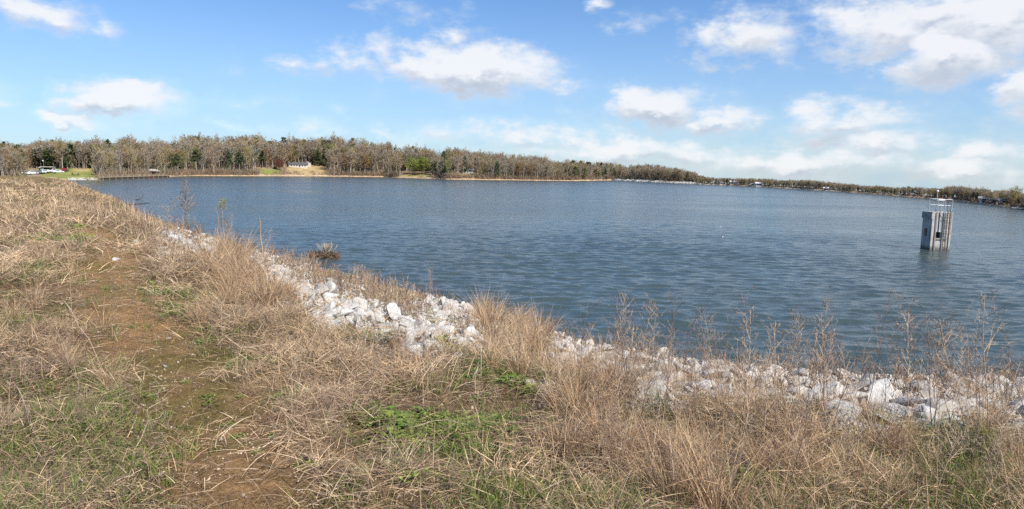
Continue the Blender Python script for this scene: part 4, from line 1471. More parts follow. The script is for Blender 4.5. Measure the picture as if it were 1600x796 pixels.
def rocks():
    rg = np.random.default_rng(77)
    protos = [rock_arrays(rg, 3) for _ in range(14)]
    lst = []
    for poly, n, size in RIP:
        P = np.array(poly, float)
        u = rg.uniform(P[:, 0].min(), P[:, 0].max(), n * 12); v = rg.uniform(P[:, 1].min(), P[:, 1].max(), n * 12)
        k = in_poly(u, v, poly)
        u, v = u[k][:n], v[k][:n]
        x, y, r = hit(u, v)
        ok = ~np.isnan(r)
        for a, b, rr in zip(x[ok], y[ok], r[ok]):
            s = size * 46 * min(float(np.exp(rg.normal(0, .5))), 2.1) * rr / F
            lst.append((a, b, rr, min(s, .45)))
    # named blocks first: u, v, size, label
    named = [(1543, 664, 22, 'large flat-topped pale boulder near the right edge of the riprap'), (650, 556, 22, 'tilted pale slab at the lower tip of the riprap tongue'),
             (831, 604, 17, 'lone white rock lying in the grass below the tall bunch grass'), (1590, 712, 17, 'dark-sided grey rock in the grass at the right edge'),
             (686, 562, 11, 'small white rock just below the riprap tongue'), (520, 498, 27, 'long pale block at the upper left of the riprap tongue'),
             (1105, 612, 31, 'biggest pale slab of the riprap in front of the tall weeds'), (725, 524, 32, 'wide pale slab at the right end of the riprap tongue'),
             (263, 521, 6, 'small pale stone lying on the bare path, upper one'), (259, 568, 6, 'small pale stone lying on the bare path, lower one'),
             (212, 384, 11, 'pale rock half sunk in the grass of the crest'), (186, 413, 8, 'flat pale stone at the far end of the bare path')]
    for (u, v, s, lab) in named:
        x, y, z = ground_pt(u, v)
        s = s * math.hypot(x, y) / F
        V, Fq = protos[rg.integers(0, 14)]
        o = obj('rock', mesh_np('rock', V, Fq, rock_m))
        o.location = (x, y, z + s * .12); o.scale = (s * 1.25, s, s * .8); o.rotation_euler = (rg.normal(0, .2), rg.normal(0, .2), rg.random() * 6.28)
        tag(o, lab, 'rock')
    lst.sort(key=lambda q: -q[3] / q[2])
    base = [mesh_np('rock', V, Fq, rock_m) for V, Fq in protos]
    lab = {0: ('pale angular rock in the riprap tongue left of the tall bunch grass', 'rocks of the riprap tongue'),
           1: ('pale angular rock of the riprap between the bunch grass and the tall weeds', 'rocks of the middle riprap'),
           2: ('pale angular block of the riprap at the right, behind thin weeds', 'blocks of the right riprap')}
    first = [None] * 14
    for q, (x, y, r, s) in enumerate(lst[:285]):
        k = rg.integers(0, 14)
        if first[k] is None:
            o = obj('rock', base[k]); first[k] = o
        else:
            o = first[k].copy(); COL.objects.link(o)
        z = float(ground_z(np.array(x), np.array(y)))
        o.location = (x, y, z + s * rg.uniform(-.12, .28)); o.scale = (s * rg.uniform(.85, 1.45), s * rg.uniform(.8, 1.25), s * rg.uniform(.42, .8))
        o.rotation_euler = (rg.normal(0, .3), rg.normal(0, .3), rg.random() * 6.28)
        u, _ = px((x, y, z))
        g = 0 if u < 780 else 1 if u < 1200 else 2
        tag(o, lab[g][0], 'rock', lab[g][1])
    Vs, Fs, n = [], [], 0

    def put(x, y, z, s):
        nonlocal n
        V, Fq = protos[rg.integers(0, 14)] if s > .06 else small[rg.integers(0, 6)]
        R = np.linalg.qr(rg.normal(size=(3, 3)))[0]
        Vs.append((V * s) @ R + np.array([x, y, z])); Fs.append(Fq + n); n += len(V)
    small = [rock_arrays(rg, 1) for _ in range(6)]
    for (x, y, r, s) in lst[285:]:
        put(x, y, float(ground_z(np.array(x), np.array(y))) + s * .15, s)
    for poly, cnt, size in RIP:
        P = np.array(poly, float)
        m = cnt * 14
        u = rg.uniform(P[:, 0].min() - 8, P[:, 0].max() + 8, m); v = rg.uniform(P[:, 1].min() - 6, P[:, 1].max() + 6, m)
        x, y, r = hit(u, v)
        for a, b, rr in zip(x, y, r):
            if rr == rr:
                put(a, b, float(ground_z(np.array(a), np.array(b))) + .01, float(rg.uniform(2.2, 6.5)) * rr / F)
    # stones along the near waterline
    for _ in range(1500):
        th = rg.uniform(-.45, .95)
        w = float(d_water(np.array(th)))
        r = w - abs(rg.normal(0, 1.3)) + .4
        x, y = r * math.sin(th), r * math.cos(th)
        put(x, y, float(ground_z(np.array(x), np.array(y))) + .03, float(rg.uniform(.05, .16)))
    o = obj('rubble', mesh_np('rubble', np.concatenate(Vs), np.concatenate(Fs), rock_m))
    tag(o, 'small pale stones filling the riprap and the waterline', 'rubble', kind='stuff')
    # white stone edges on the far shore
    Vs.clear(); Fs.clear(); n = 0
    for (u0, u1, dep, cnt, sz) in ((957, 1096, 8, 4200, .75), (104, 152, 4, 420, .3), (1160, 1312, 2.0, 700, .3), (1096, 1160, 1.5, 200, .25)):
        for _ in range(cnt):
            u = rg.uniform(u0, u1); th = float(u_theta(np.array(u)))
            r = float(np.interp(th, _tt, _sr)) - 1 + rg.random() * dep
            z = float(far_ground(np.array(th), np.array(r)))
            put(r * math.sin(th), r * math.cos(th), z + .1, float(rg.uniform(.4, 1)) * sz)
    o = obj('gravel', mesh_np('gravel', np.concatenate(Vs), np.concatenate(Fs), mat('white_stone', (.50, .475, .43), .9, .2, 1)))
    tag(o, 'white stone edging along the far headland and the lawn beach', 'stone edging', kind='stuff')
    # pebbles on the crest
    Vs.clear(); Fs.clear(); n = 0
    for _ in range(2600):
        if rg.random() < .45:
            k = rg.integers(0, len(PATH) - 1); q = rg.random()
            x, y = PATH[k] * (1 - q) + PATH[k + 1] * q + rg.normal(0, .45, 2)
        else:
            u, v = rg.uniform(0, 900), rg.uniform(380, 796)
            a, b, rr = hit(np.array([u]), np.array([v]))
            if rr[0] != rr[0]: continue
            x, y = float(a[0]), float(b[0])
        put(x, y, float(ground_z(np.array(x), np.array(y))) + .002, float(np.exp(rg.normal(-4.85, .5))))
    o = obj('pebbles', mesh_np('pebbles', np.concatenate(Vs), np.concatenate(Fs), mat('pale_pebbles', (.36, .29, .21), .9, .6, 5)))
    tag(o, 'pale pebbles strewn over the bare path', 'pebbles', kind='stuff')


rocks()

# ------------------------------------------------------------------ grass and weeds on the bank
STRAW = np.array([(.60, .435, .275), (.70, .555, .385), (.53, .365, .215), (.45, .32, .20), (.62, .43, .245), (.31, .22, .14)])
BROWN = np.array([(.22, .155, .11), (.27, .18, .125), (.19, .14, .10), (.30, .21, .15)])
GREEN = np.array([(.15, .20, .045), (.20, .24, .06), (.12, .165, .045), (.25, .26, .08)])


def blades(P, Ln, az, lean, bend, w, rg, segs=3):
    n = len(P)
    D = np.stack([np.cos(az), np.sin(az), np.zeros(n)], -1)
    Z = np.array([0, 0, 1.0])
    side = np.stack([-np.sin(az), np.cos(az), np.zeros(n)], -1)
    tw = rg.normal(0, .8, n)[:, None]
    pos = P.copy()
    rows = []
    for s in range(segs + 1):
        t = s / segs
        ph = (lean + bend * t)[:, None]
        dirv = np.sin(ph) * D + np.cos(ph) * Z
        nor = np.cos(ph) * D - np.sin(ph) * Z
        sv = side * np.cos(tw) + nor * np.sin(tw)
        ww = (w * (1 - .8 * t ** 1.5))[:, None] * .5
        rows.append(np.stack([pos - sv * ww, pos + sv * ww], 1))
        pos = pos + dirv * (Ln / segs)[:, None]
    V = np.stack(rows, 1).reshape(-1, 3)           # n*(segs+1)*2
    b = np.arange(n)[:, None] * (segs + 1) * 2
    q = np.concatenate([b + np.array([2 * s, 2 * s + 1, 2 * s + 3, 2 * s + 2]) for s in range(segs)], 0)
    return V, q


grass_m = mat('dry_blades', (1, 1, 1), .75, .12, 9, attr=True, trans=.22)
green_m = mat('green_blades', (1, 1, 1), .6, .15, 9, attr=True, trans=.3)


def sample_bank(n, rg, vmin=274, umin=-260, umax=2050, power=.5):
    """points of the bank, spread evenly over what is seen with more where it is far"""
    n = int(n * 1.5)
    u = rg.uniform(umin, umax, n * 3); v = rg.uniform(vmin, 950, n * 3)
    x, y, r = hit(u, v)
    w = np.where(np.isnan(r), 0, np.clip(r / 4, .5, 40) ** power)
    keep = rg.random(len(u)) < w / np.nanpercentile(w[w > 0], 97)
    u, v, x, y, r = (q[keep] for q in (u, v, x, y, r))
    return u[:n], v[:n], x[:n], y[:n], r[:n]


def slope_t(x, y):
    th, r = np.arctan2(x, y), np.hypot(x, y)
    e, w = d_edge(th), d_water(th)
    return (r - e) / (w - e)


def in_rip(u, v):
    k = np.zeros(len(u), bool)
    for poly, _, _ in RIP:
        k |= in_poly(u, v, poly)
    return k


def lift(x, y): return ground_z(x, y)


def green_mask(u, v):
    m = np.zeros(np.shape(u))
    for (gu, gv, su, sv, a) in GREENS:
        m = np.maximum(m, min(1, a * 1.3) * np.exp(-((u - gu) / su) ** 2 - ((v - gv) / sv) ** 2))
    return m


def straw():
    rg = np.random.default_rng(101)
    allV, allF, allC, n = [], [], [], 0

    def put(V, Fq, C):
        nonlocal n
        allV.append(V); allF.append(Fq + n); allC.append(C); n += len(V)
    # tufts: matted clumps of bent blades
    u, v, x, y, r = sample_bank(13500, rg, power=.75)
    pd = path_d(x, y)
    cov = np.clip((vnoise(x, y, .75, 11) * .55 + vnoise(x, y, 2.2, 12) * .55 - .46) * 4.5, .03, 1) * (1 - .6 * green_mask(u, v))
    leftfg = np.clip((420 - u) / 250, 0, 1) * np.clip((v - 430) / 120, 0, 1)
    p = cov * np.clip((pd - .38) / .5, .05, 1) * (1 - .55 * leftfg)
    p = np.where(in_rip(u, v + 14) | in_rip(u, v), p * .14, p)
    t = slope_t(x, y)
    p = np.where(t > .93, p * .1, p)
    k = rg.random(len(u)) < p
    x, y, r, u, v, lf = x[k], y[k], r[k], u[k], v[k], leftfg[k]
    nb = 34
    rad = rg.uniform(.06, .24, len(x)) * np.clip(r / 7, .8, 2.2)
    X = np.repeat(x, nb) + rg.normal(0, 1, len(x) * nb) * np.repeat(rad, nb)
    Y = np.repeat(y, nb) + rg.normal(0, 1, len(x) * nb) * np.repeat(rad, nb)
    dirc = np.repeat(rg.random(len(x)) * 6.28, nb)
    az = np.where(rg.random(len(X)) < .6, dirc + rg.normal(0, .55, len(X)), rg.random(len(X)) * 6.28)
    R = np.repeat(r, nb)
    upr = np.repeat(rg.random(len(x)) ** 3, nb)
    lean = np.clip(rg.normal(1.28 - .8 * upr, .26), .02, 1.55)
    bend = rg.uniform(.0, .9, len(X))
    Ln = rg.uniform(.10, .34, len(X)) * np.clip(.42 + R / 20, .56, 1.15) * (1 + .35 * upr) * np.repeat(1 - .35 * lf, nb)
    w = np.maximum(rg.uniform(.0018, .0044, len(X)), .00058 * R)
    P = np.stack([X, Y, lift(X, Y) + rg.uniform(0, .10, len(X)) * (1 - upr * .8)], -1)
    V, Fq = blades(P, Ln, az, lean, bend, w, rg)
    tone = np.repeat(rg.integers(0, 6, len(x)), nb)
    tone = np.where(rg.random(len(X)) < .6, tone, rg.integers(0, 6, len(X)))
    C = STRAW[tone] * rg.uniform(.75, 1.2, (len(X), 1)) * np.repeat(rg.uniform(.62, 1.22, len(x)), nb)[:, None]
    brown = np.repeat(rg.random(len(x)) < .22 + .35 * lf, nb)
    C[brown] = BROWN[rg.integers(0, 4, brown.sum())] * rg.uniform(.8, 1.2, (brown.sum(), 1))
    put(V, Fq, np.repeat(C, 8, 0))
    # loose straws lying about everywhere
    u, v, x, y, r = sample_bank(80000, rg, power=.5)
    k = (rg.random(len(u)) < np.clip((path_d(x, y) - .25) / .6, .11, 1)) & ~(in_rip(u, v) & (rg.random(len(u)) < .85)) & (slope_t(x, y) < .95)
    k &= rg.random(len(u)) > .7 * green_mask(u, v)
    x, y, r = x[k], y[k], r[k]
    m = len(x)
    P = np.stack([x, y, lift(x, y) + rg.uniform(.0, .05, m)], -1)
    V, Fq = blades(P, rg.uniform(.04, .21, m), rg.random(m) * 6.28, rg.uniform(1.25, 1.58, m), rg.uniform(-.1, .3, m), np.maximum(rg.uniform(.0015, .0036, m), .0005 * r), rg)
    C = np.concatenate([STRAW, BROWN, BROWN * .7])[rg.integers(0, 14, m)] * rg.uniform(.7, 1.15, (m, 1))
    put(V, Fq, np.repeat(C, 8, 0))
    # fringe of upright stalks on the far crest and along the edge of the slope
    u, v, x, y, r = sample_bank(42000, rg, power=1.0)
    t = slope_t(x, y)
    tall = np.clip(1 - np.abs(t - .1) / .35, 0, 1) * np.clip((u - 60) / 80, .25, 1) + .28 * np.clip((r - 14) / 12, 0, 1)
    tall *= np.clip(vnoise(x, y, .55, 14) * 2.2 - .65, .03, 1) * np.clip((r - 6.5) / 5, .04, 1) * np.clip((path_d(x, y) - .5) / 1., 0, 1)
    tall = np.where(in_rip(u, v + 14) | in_rip(u, v), tall * .05, tall) * np.where(t > .9, .2, 1)
    k = rg.random(len(u)) < tall * .42
    x, y, r = x[k], y[k], r[k]
    nb = 7
    X = np.repeat(x, nb) + rg.normal(0, .10, len(x) * nb); Y = np.repeat(y, nb) + rg.normal(0, .10, len(x) * nb); R = np.repeat(r, nb)
    m = len(X)
    P = np.stack([X, Y, lift(X, Y)], -1)
    V, Fq = blades(P, rg.uniform(.18, .55, m), rg.random(m) * 6.28, np.abs(rg.normal(.12, .2, m)), rg.uniform(0, .6, m), np.maximum(rg.uniform(.002, .004, m), .00055 * R), rg)
    C = np.concatenate([STRAW, STRAW, BROWN])[rg.integers(0, 16, m)] * rg.uniform(.75, 1.15, (m, 1))
    put(V, Fq, np.repeat(C, 8, 0))
    o = obj('dry_grass', mesh_np('dry_grass', np.concatenate(allV), np.concatenate(allF), grass_m, np.concatenate(allC)))
    tag(o, 'matted straw-coloured dead grass covering the bank', 'grass', kind='stuff')
    # green shoots
    allV.clear(); allF.clear(); allC.clear(); n = 0
    u, v, x, y, r = sample_bank(26000, rg, power=.5)
    g = vnoise(x, y, .7, 21) * .6 + vnoise(x, y, 2.1, 22) * .5
    p = np.clip((g - .47) * 3.4, 0.02, 1) * np.where(in_rip(u, v), .1, 1) * np.clip((path_d(x, y) - .25) / .5, .08, 1) * np.where(slope_t(x, y) > .8, .1, 1)
    for (gu, gv, su, sv, a) in GREENS:
        p = np.maximum(p, .45 * a * np.exp(-((u - gu) / su) ** 2 - ((v - gv) / sv) ** 2))
    k = rg.random(len(u)) < p
    x, y, r = x[k], y[k], r[k]
    nb = 5
    X = np.repeat(x, nb) + rg.normal(0, .05, len(x) * nb); Y = np.repeat(y, nb) + rg.normal(0, .05, len(x) * nb); R = np.repeat(r, nb)
    m = len(X)
    P = np.stack([X, Y, lift(X, Y)], -1)
    V, Fq = blades(P, rg.uniform(.04, .17, m), rg.random(m) * 6.28, np.abs(rg.normal(.5, .35, m)), rg.uniform(.1, .9, m), np.maximum(rg.uniform(.003, .007, m), .0006 * R), rg)
    C = GREEN[rg.integers(0, 4, m)] * rg.uniform(.7, 1.2, (m, 1))
    put(V, Fq, np.repeat(C, 8, 0))
    o = obj('green_grass', mesh_np('green_grass', np.concatenate(allV), np.concatenate(allF), green_m, np.concatenate(allC)))
    tag(o, 'short green spring grass showing between the dead straw', 'grass', kind='stuff')


def slope_brush():
    rg = np.random.default_rng(303)
    u, v, x, y, r = sample_bank(9000, rg, power=1.0)
    t = slope_t(x, y)
    p = np.clip((t - .08) / .15, 0, 1) * np.clip((1.0 - t) / .04, 0, 1) * np.where(in_rip(u, v), np.where(u > 880, .6, .24), 1) * np.where(u > 880, .8, 1) * np.where(u < 130, .4, 1)
    p *= np.clip(vnoise(x, y, .35, 31) * 1.8 - .15, .1, 1)
    k = rg.random(len(u)) < p * .75
    x, y, r = x[k], y[k], r[k]
    A, B, C, W = [], [], [], []
    tones = np.array([(.22, .155, .115), (.27, .185, .13), (.33, .24, .165), (.19, .15, .125), (.40, .29, .19)])
    for a, b, rr in zip(x, y, r):
        z = float(ground_z(np.array(a), np.array(b)))
        h = min(rg.uniform(.35, .95), 60 * rr / F)
        colr = tones[rg.integers(0, 5)]
        wd = max(.0022, .00026 * rr)
        for _ in range(5):
            q = np.array([a + rg.normal(0, .10), b + rg.normal(0, .10), z - .02])
            d = unit(np.array([rg.normal(0, .25), rg.normal(0, .25), 1.0]))
            e = q + d * h * rg.uniform(.6, 1.1)
            A.append(q); B.append(e); C.append(colr); W.append(wd * 1.4)
            for _ in range(6):
                f = q + (e - q) * rg.uniform(.3, 1)
                A.append(f); B.append(f + unit(d + rg.normal(0, .55, 3)) * h * rg.uniform(.12, .32)); C.append(colr * rg.uniform(.8, 1.25)); W.append(wd)
    V, Fq = ribbons(A, B, np.array(W), np.array(W) * .5, rg)
    o = obj('brush', mesh_np('brush', V, Fq, mat('slope_brush_twigs', (1, 1, 1), .9, .2, 4, attr=True), np.repeat(np.array(C), 4, 0)))
    tag(o, 'tangle of fine brown dead stems along the near waterline', 'brush', kind='stuff')


slope_brush()
GREENS = [(95, 380, 40, 12, .8), (100, 330, 50, 20, .5), (275, 465, 40, 28, .6), (330, 545, 25, 12, .6), (400, 572, 40, 18, .6), (465, 622, 45, 14, .8), (690, 715, 110, 55, .7), (740, 680, 80, 50, .6), (600, 672, 45, 22, .7),
          (690, 545, 40, 15, .8), (775, 590, 75, 30, .7), (160, 700, 90, 50, .35), (60, 620, 70, 80, .3), (820, 760, 120, 40, .45), (890, 700, 60, 30, .4), (1080, 650, 60, 20, .3), (1250, 770, 130, 30, .25), (1500, 740, 120, 40, .22),
          (380, 500, 30, 30, .35), (540, 770, 90, 25, .5), (1560, 770, 80, 30, .35)]
straw()


# individual plants -------------------------------------------------------------------
def bunch_mesh(rg, n, H, spread):
    a = rg.random(n) * 6.28; q = rg.random(n) ** .7 * spread
    P = np.stack([np.cos(a) * q * .45, np.sin(a) * q * .45, np.zeros(n) - .02], -1)
    az = a + rg.normal(0, 1.1, n)
    tall = rg.random(n) ** .6
    lean = np.abs(rg.normal(.10, .30, n)) + .3 * q / spread * (1 - tall * .5)
    V, Fq = blades(P, H * (.35 + .65 * tall) * rg.uniform(.8, 1.1, n), az, lean, rg.uniform(.0, 1.1, n) * (1.15 - tall * .6) + (rg.random(n) < .4) * rg.uniform(.5, 1.9, n), rg.uniform(.003, .0075, n), rg, 4)
    C = np.concatenate([STRAW, STRAW, BROWN])[rg.integers(0, 16, n)] * rg.uniform(.7, 1.2, (n, 1)) * np.array([1.02, .98, .94])
    return V, Fq, np.repeat(C, 10, 0)


def weed_arrays(rg, H, n1=14, n2=5, r=.0035, stems=1):
    """dead branching weed: stem tube + side twigs"""
    st, A, B, w = [], [], [], []
    for s in range(stems):
        b0 = np.array([rg.normal(0, .035), rg.normal(0, .035), -.03]) * (0 if stems == 1 else 1)
        ln = np.array([rg.normal(0, .14), rg.normal(0, .14)])
        h = H * (1 if s == 0 else rg.uniform(.55, .95))
        pts = [b0 + np.array([ln[0] * t * h + .01 * math.sin(t * 7), ln[1] * t * h + .01 * math.sin(t * 5 + 1), t * h]) for t in np.linspace(0, 1, 7)]
        st.append(tube_np(pts, [r * (1.25 - .14 * k) for k in range(7)], 4))
        for k in range(n1):
            t = .22 + .75 * (k + rg.random()) / n1
            i = min(int(t * 6), 5); p = pts[i] + (pts[i + 1] - pts[i]) * (t * 6 - i)
            az = k * 2.4 + rg.random()
            d = unit(np.array([math.cos(az), math.sin(az), rg.uniform(.7, 1.8)]))
            l = h * rg.uniform(.10, .30) * (1.15 - t * .6)
            e = p + d * l
            A.append(p); B.append(e); w.append(r * .55)
            for _ in range(n2):
                q = p + (e - p) * rg.uniform(.3, 1); f = q + unit(d + rg.normal(0, .5, 3)) * l * rg.uniform(.2, .5)
                A.append(q); B.append(f); w.append(r * .38)
                for _ in range(2):
                    g = q + (f - q) * rg.uniform(.4, 1)
                    A.append(g); B.append(g + unit(d + rg.normal(0, .8, 3)) * l * .16); w.append(r * .30)
    return join(st), ribbons(A, B, np.array(w), np.array(w) * .5, rg)


def plants():
    rg = np.random.default_rng(202)
    # bunch grass ---------------------------------------------------------
    bun = []
    for k in range(6):
        V, Fq, C = bunch_mesh(rg, [150, 190, 230, 170, 260, 120][k], 1.0, [.30, .35, .42, .28, .5, .25][k])
        bun.append(mesh_np('dry_grass_clump', V, Fq, grass_m, C))
    used = [None] * 6

    def bunch(u, v, hpx, label, group=None, wide=1.0):
        x, y, z = ground_pt(u, v)
        if x != x: return
        rr = math.hypot(x, y)
        k = int(rg.integers(0, 6))
        if used[k] is None:
            o = obj('dry_grass_clump', bun[k]); used[k] = o
        else:
            o = used[k].copy(); COL.objects.link(o)
            if 'group' in o: del o['group']
        h = hpx * rr / F
        h = min(max(h, .16), 1.25)
        o.location = (x, y, z - .01); o.rotation_euler = (rg.normal(0, .06), rg.normal(0, .06), rg.random() * 6.28)
        o.scale = (h * wide, h * wide, h)
        tag(o, label, 'grass clump', group)
    for (u, v, h, lab) in ((812, 592, 105, 'dense upright tan grass clump right of the riprap tongue'), (770, 585, 85, 'tan grass clump, left neighbour of the densest clump beyond the green weeds'),
                           (905, 668, 130, 'thick orange-tan grass clump left of the tall foreground stalks'), (1050, 800, 175, 'tall straw clump rising from the bottom edge, left one of the foreground'),
                           (1125, 815, 200, 'tallest straw clump at the bottom edge below the biggest pale slab'), (380, 455, 75, 'tan grass clump in front of the first white rocks')):
        bunch(u, v, h, lab)
    zones = [(32, 868, 1010, 590, 730, 60, 120, 'straw clump on the slope below the middle riprap', 'straw clumps below the middle riprap'),
             (17, 1000, 1290, 690, 830, 60, 140, 'tall straw clump among the thin weeds at the bottom of the view', 'tall straw clumps at the bottom'),
             (30, 1230, 1640, 695, 800, 35, 95, 'straw clump in front of the right riprap', 'straw clumps before the right riprap'),
             (34, 880, 1600, 580, 690, 40, 80, 'small straw clump growing between the riprap blocks', 'straw clumps in the riprap'),
             (30, 330, 480, 400, 490, 45, 85, 'straw clump around the first white rocks of the crest edge', 'straw clumps by the first white rocks'),
             (16, 420, 560, 520, 620, 22, 42, 'bent straw clump left of the riprap tongue', 'straw clumps left of the riprap tongue'),
             (26, 730, 862, 500, 612, 60, 112, 'straw clump beside the densest upright clump', 'straw clumps by the densest clump'),
             (12, 560, 860, 660, 790, 30, 55, 'low straw clump among the green weeds', 'low straw clumps among green weeds'),
             (60, 380, 900, 470, 760, 22, 46, 'short upright straw tuft on the grassy shoulder of the bank', 'short straw tufts of the shoulder'),
             (26, 20, 330, 400, 640, 30, 60, 'thin straw clump beside the bare path', 'straw clumps by the bare path')]
    for (n, u0, u1, v0, v1, h0, h1, lab, grp) in zones:
        for _ in range(n):
            u, v = rg.uniform(u0, u1), rg.uniform(v0, v1)
            if (in_rip(np.array([u]), np.array([v]))[0] and rg.random() < .75 and 'riprap blocks' not in lab): continue
            g = ground_pt(u, v)
            if g[0] != g[0] or path_d(np.array(g[0]), np.array(g[1])) < .45 or green_mask(u, v) > .35: continue
            bunch(u, v, rg.uniform(h0, h1), lab, grp, rg.uniform(.8, 1.25))
    # branching dead weeds ------------------------------------------------
    stem_m = mat('weed_stem', (.21, .155, .115), .9, .25, 8)
    twig_a = mat('weed_twigs_brown', (.235, .165, .125), .9, .25, 8)
    twig_b = mat('weed_twigs_tan', (.42, .315, .215), .9, .25, 8)
    protos = []
    for k in range(8):
        st, br = weed_arrays(rg, 1.0, n1=[16, 24, 12, 28, 22, 14, 32, 11][k], n2=[5, 4, 6, 5, 4, 6, 4, 4][k], stems=1)
        protos.append((mesh_np('stem', *st, stem_m if k % 3 else twig_b), mesh_np('branches', *br, twig_b if k % 3 == 0 else twig_a)))
    for k in range(4):
        st, br = weed_arrays(rg, 1.0, n1=[18, 22, 16, 20][k], n2=7, r=.009, stems=1)
        protos.append((mesh_np('stem', *st, stem_m), mesh_np('branches', *br, twig_a if k != 2 else twig_b)))
    wused = [None] * 12

    def weed(u, v, hpx, label, group=None, wide=1.0, tilt=.08, k=None):
        x, y, z = ground_pt(u, v)
        if x != x: return
        k = int(rg.integers(0, 8)) if k is None else k
        if wused[k] is None:
            t = empty('dead_weed'); obj('stem', protos[k][0], t); obj('branches', protos[k][1], t); wused[k] = t
        else:
            t = copy_tree(wused[k])
            if 'group' in t: del t['group']
        rr = math.hypot(x, y)
        h = min(hpx * rr / F, 1.9)
        fat = max(1.0, rr / 14)                       # sturdier stems among the far ones
        t.location = (x, y, z); t.rotation_euler = (rg.normal(0, tilt), rg.normal(0, tilt), rg.random() * 6.28)
        t.scale = (h * wide, h * wide, h)
        tag(t, label, 'weed', group)
    for (u, v, h, lab) in ((1160, 690, 205, 'tall spindly weed standing against the water above the biggest pale slab'), (1035, 660, 190, 'tall branching weed with arching tips left of the biggest pale slab'),
                           (720, 612, 90, 'dark upright weed below the right end of the riprap tongue'), (660, 735, 60, 'short dead weed among the green leaves at the bottom'),
                           (555, 735, 120, 'grey dead weed stalk beside the bare path at the bottom'), (590, 730, 110, 'leaning grey dead stalk right of its neighbour by the path'),
                           (350, 745, 95, 'dark feathery dead weed at the edge of the bare path'), (960, 590, 100, 'branching weed in front of the middle riprap'),
                           (1240, 640, 120, 'brown branching weed before the left part of the right riprap'), (1540, 700, 190, 'thin dark weed leaning right against the water at the right'),
                           (270, 690, 80, 'reddish dead weed on the bare path')):
        weed(u, v, h, lab)
    zones = [(70, 230, 900, 345, 560, 34, 66, 'brown dead weed on the slope between the riprap and the water, left half', 'dead weeds along the left waterline'),
             (80, 870, 1620, 585, 700, 80, 165, 'brown dead weed growing through the right riprap', 'dead weeds in the right riprap'),
             (58, 930, 1620, 670, 800, 70, 180, 'brown dead weed among the straw at the lower right', 'dead weeds at the lower right'),
             (30, 90, 420, 290, 450, 22, 50, 'dead weed on the crest near the left water', 'dead weeds of the far crest'),
             (22, 0, 330, 430, 760, 40, 90, 'brown dead weed left of the bare path', 'dead weeds left of the path'),
             (20, 420, 800, 560, 780, 45, 90, 'brown dead weed between the path and the green patch', 'dead weeds by the green patch')]
    for (n, u0, u1, v0, v1, h0, h1, lab, grp) in zones:
        c = 0
        for _ in range(n * 8):
            if c >= n: break
            u, v = rg.uniform(u0, u1), rg.uniform(v0, v1)
            g = ground_pt(u, v)
            if g[0] != g[0]: continue
            t = float(slope_t(np.array(g[0]), np.array(g[1])))
            if 'left waterline' in lab and not .05 < t < .97: continue
            if path_d(np.array(g[0]), np.array(g[1])) < .3: continue
            weed(u, v, rg.uniform(h0, h1), lab, grp, rg.uniform(.8, 1.3) * (1.25 if 'waterline' in lab else 1), k=int(rg.integers(8, 12)) if ('waterline' in lab or 'far crest' in lab) else None); c += 1
    # taller broken stalks on the crest
    for (u, v, h, r, lab) in ((410, 398, 58, .021, 'thick broken tan stalk standing alone against the water'), (344, 395, 68, .013, 'thin pale stalk left of the thick broken one'),
                              (386, 408, 34, .014, 'short pale stalk between the thin and the thick one'), (351, 380, 52, .009, 'hair-thin stalk beside the budding sapling')):
        x, y, z = ground_pt(u, v)
        rr = math.hypot(x, y); hh = h * rr / F
        pts = [np.array([x + .04 * math.sin(k * 1.7) - .05 * k / 6 * hh, y, z - .05 + hh * k / 6]) for k in range(7)]
        mb = MB().path(pts, [r * rr / 26 * (1 - .11 * k) for k in range(7)], 6)
        mb.path([pts[3], pts[3] + np.array([.12, 0, .22]) * hh * .5], [r * .4, r * .15], 5)
        tag(mb.build('dead_stalk', mat('tan_stalk', (.42, .28, .18), .9, .25, 5)), lab, 'stalk')
    # green leafy weeds ---------------------------------------------------
    lm = mat('weed_leaves', (.145, .225, .045), .6, .45, 5, trans=.3)
    lm2 = mat('yellowish_weed_leaves', (.22, .27, .06), .6, .45, 5, trans=.3)
    sm = mat('weed_shoots', (.16, .20, .06), .7, .2, 6)
    lp = []
    for k in range(5):
        n = [46, 60, 36, 70, 52][k]
        A = np.zeros((n, 3)); a = rg.random(n) * 6.28; q = rg.random(n) ** .6
        P = np.stack([np.cos(a) * q * .5, np.sin(a) * q * .5, .08 + .35 * rg.random(n) * (1.1 - q)], -1)
        d = np.stack([np.cos(a), np.sin(a), rg.uniform(-.1, .7, n)], -1); d /= np.linalg.norm(d, axis=1, keepdims=True)
        s = np.stack([-np.sin(a), np.cos(a), rg.normal(0, .3, n)], -1)
        nrm = np.cross(d, s)
        ln = rg.uniform(.11, .24, n)[:, None]; wd = ln * rg.uniform(.22, .36, n)[:, None]
        V = np.stack([P, P + d * ln * .45 + s * wd - nrm * wd * .35, P + d * ln - np.array([0, 0, .03]), P + d * ln * .45 - s * wd - nrm * wd * .35, P + d * ln * .5], 1).reshape(-1, 3)
        b = np.arange(n)[:, None] * 5
        Fq = np.concatenate([b + np.array(f) for f in ((0, 1, 4), (1, 2, 4), (2, 3, 4), (3, 0, 4))], 0)
        stv = ribbons(A, P, .006, .004, rg)
        lp.append((mesh_np('leaves', V, Fq, lm2 if k in (1, 3) else lm), mesh_np('shoots', *stv, sm)))
    lused = [None] * 5

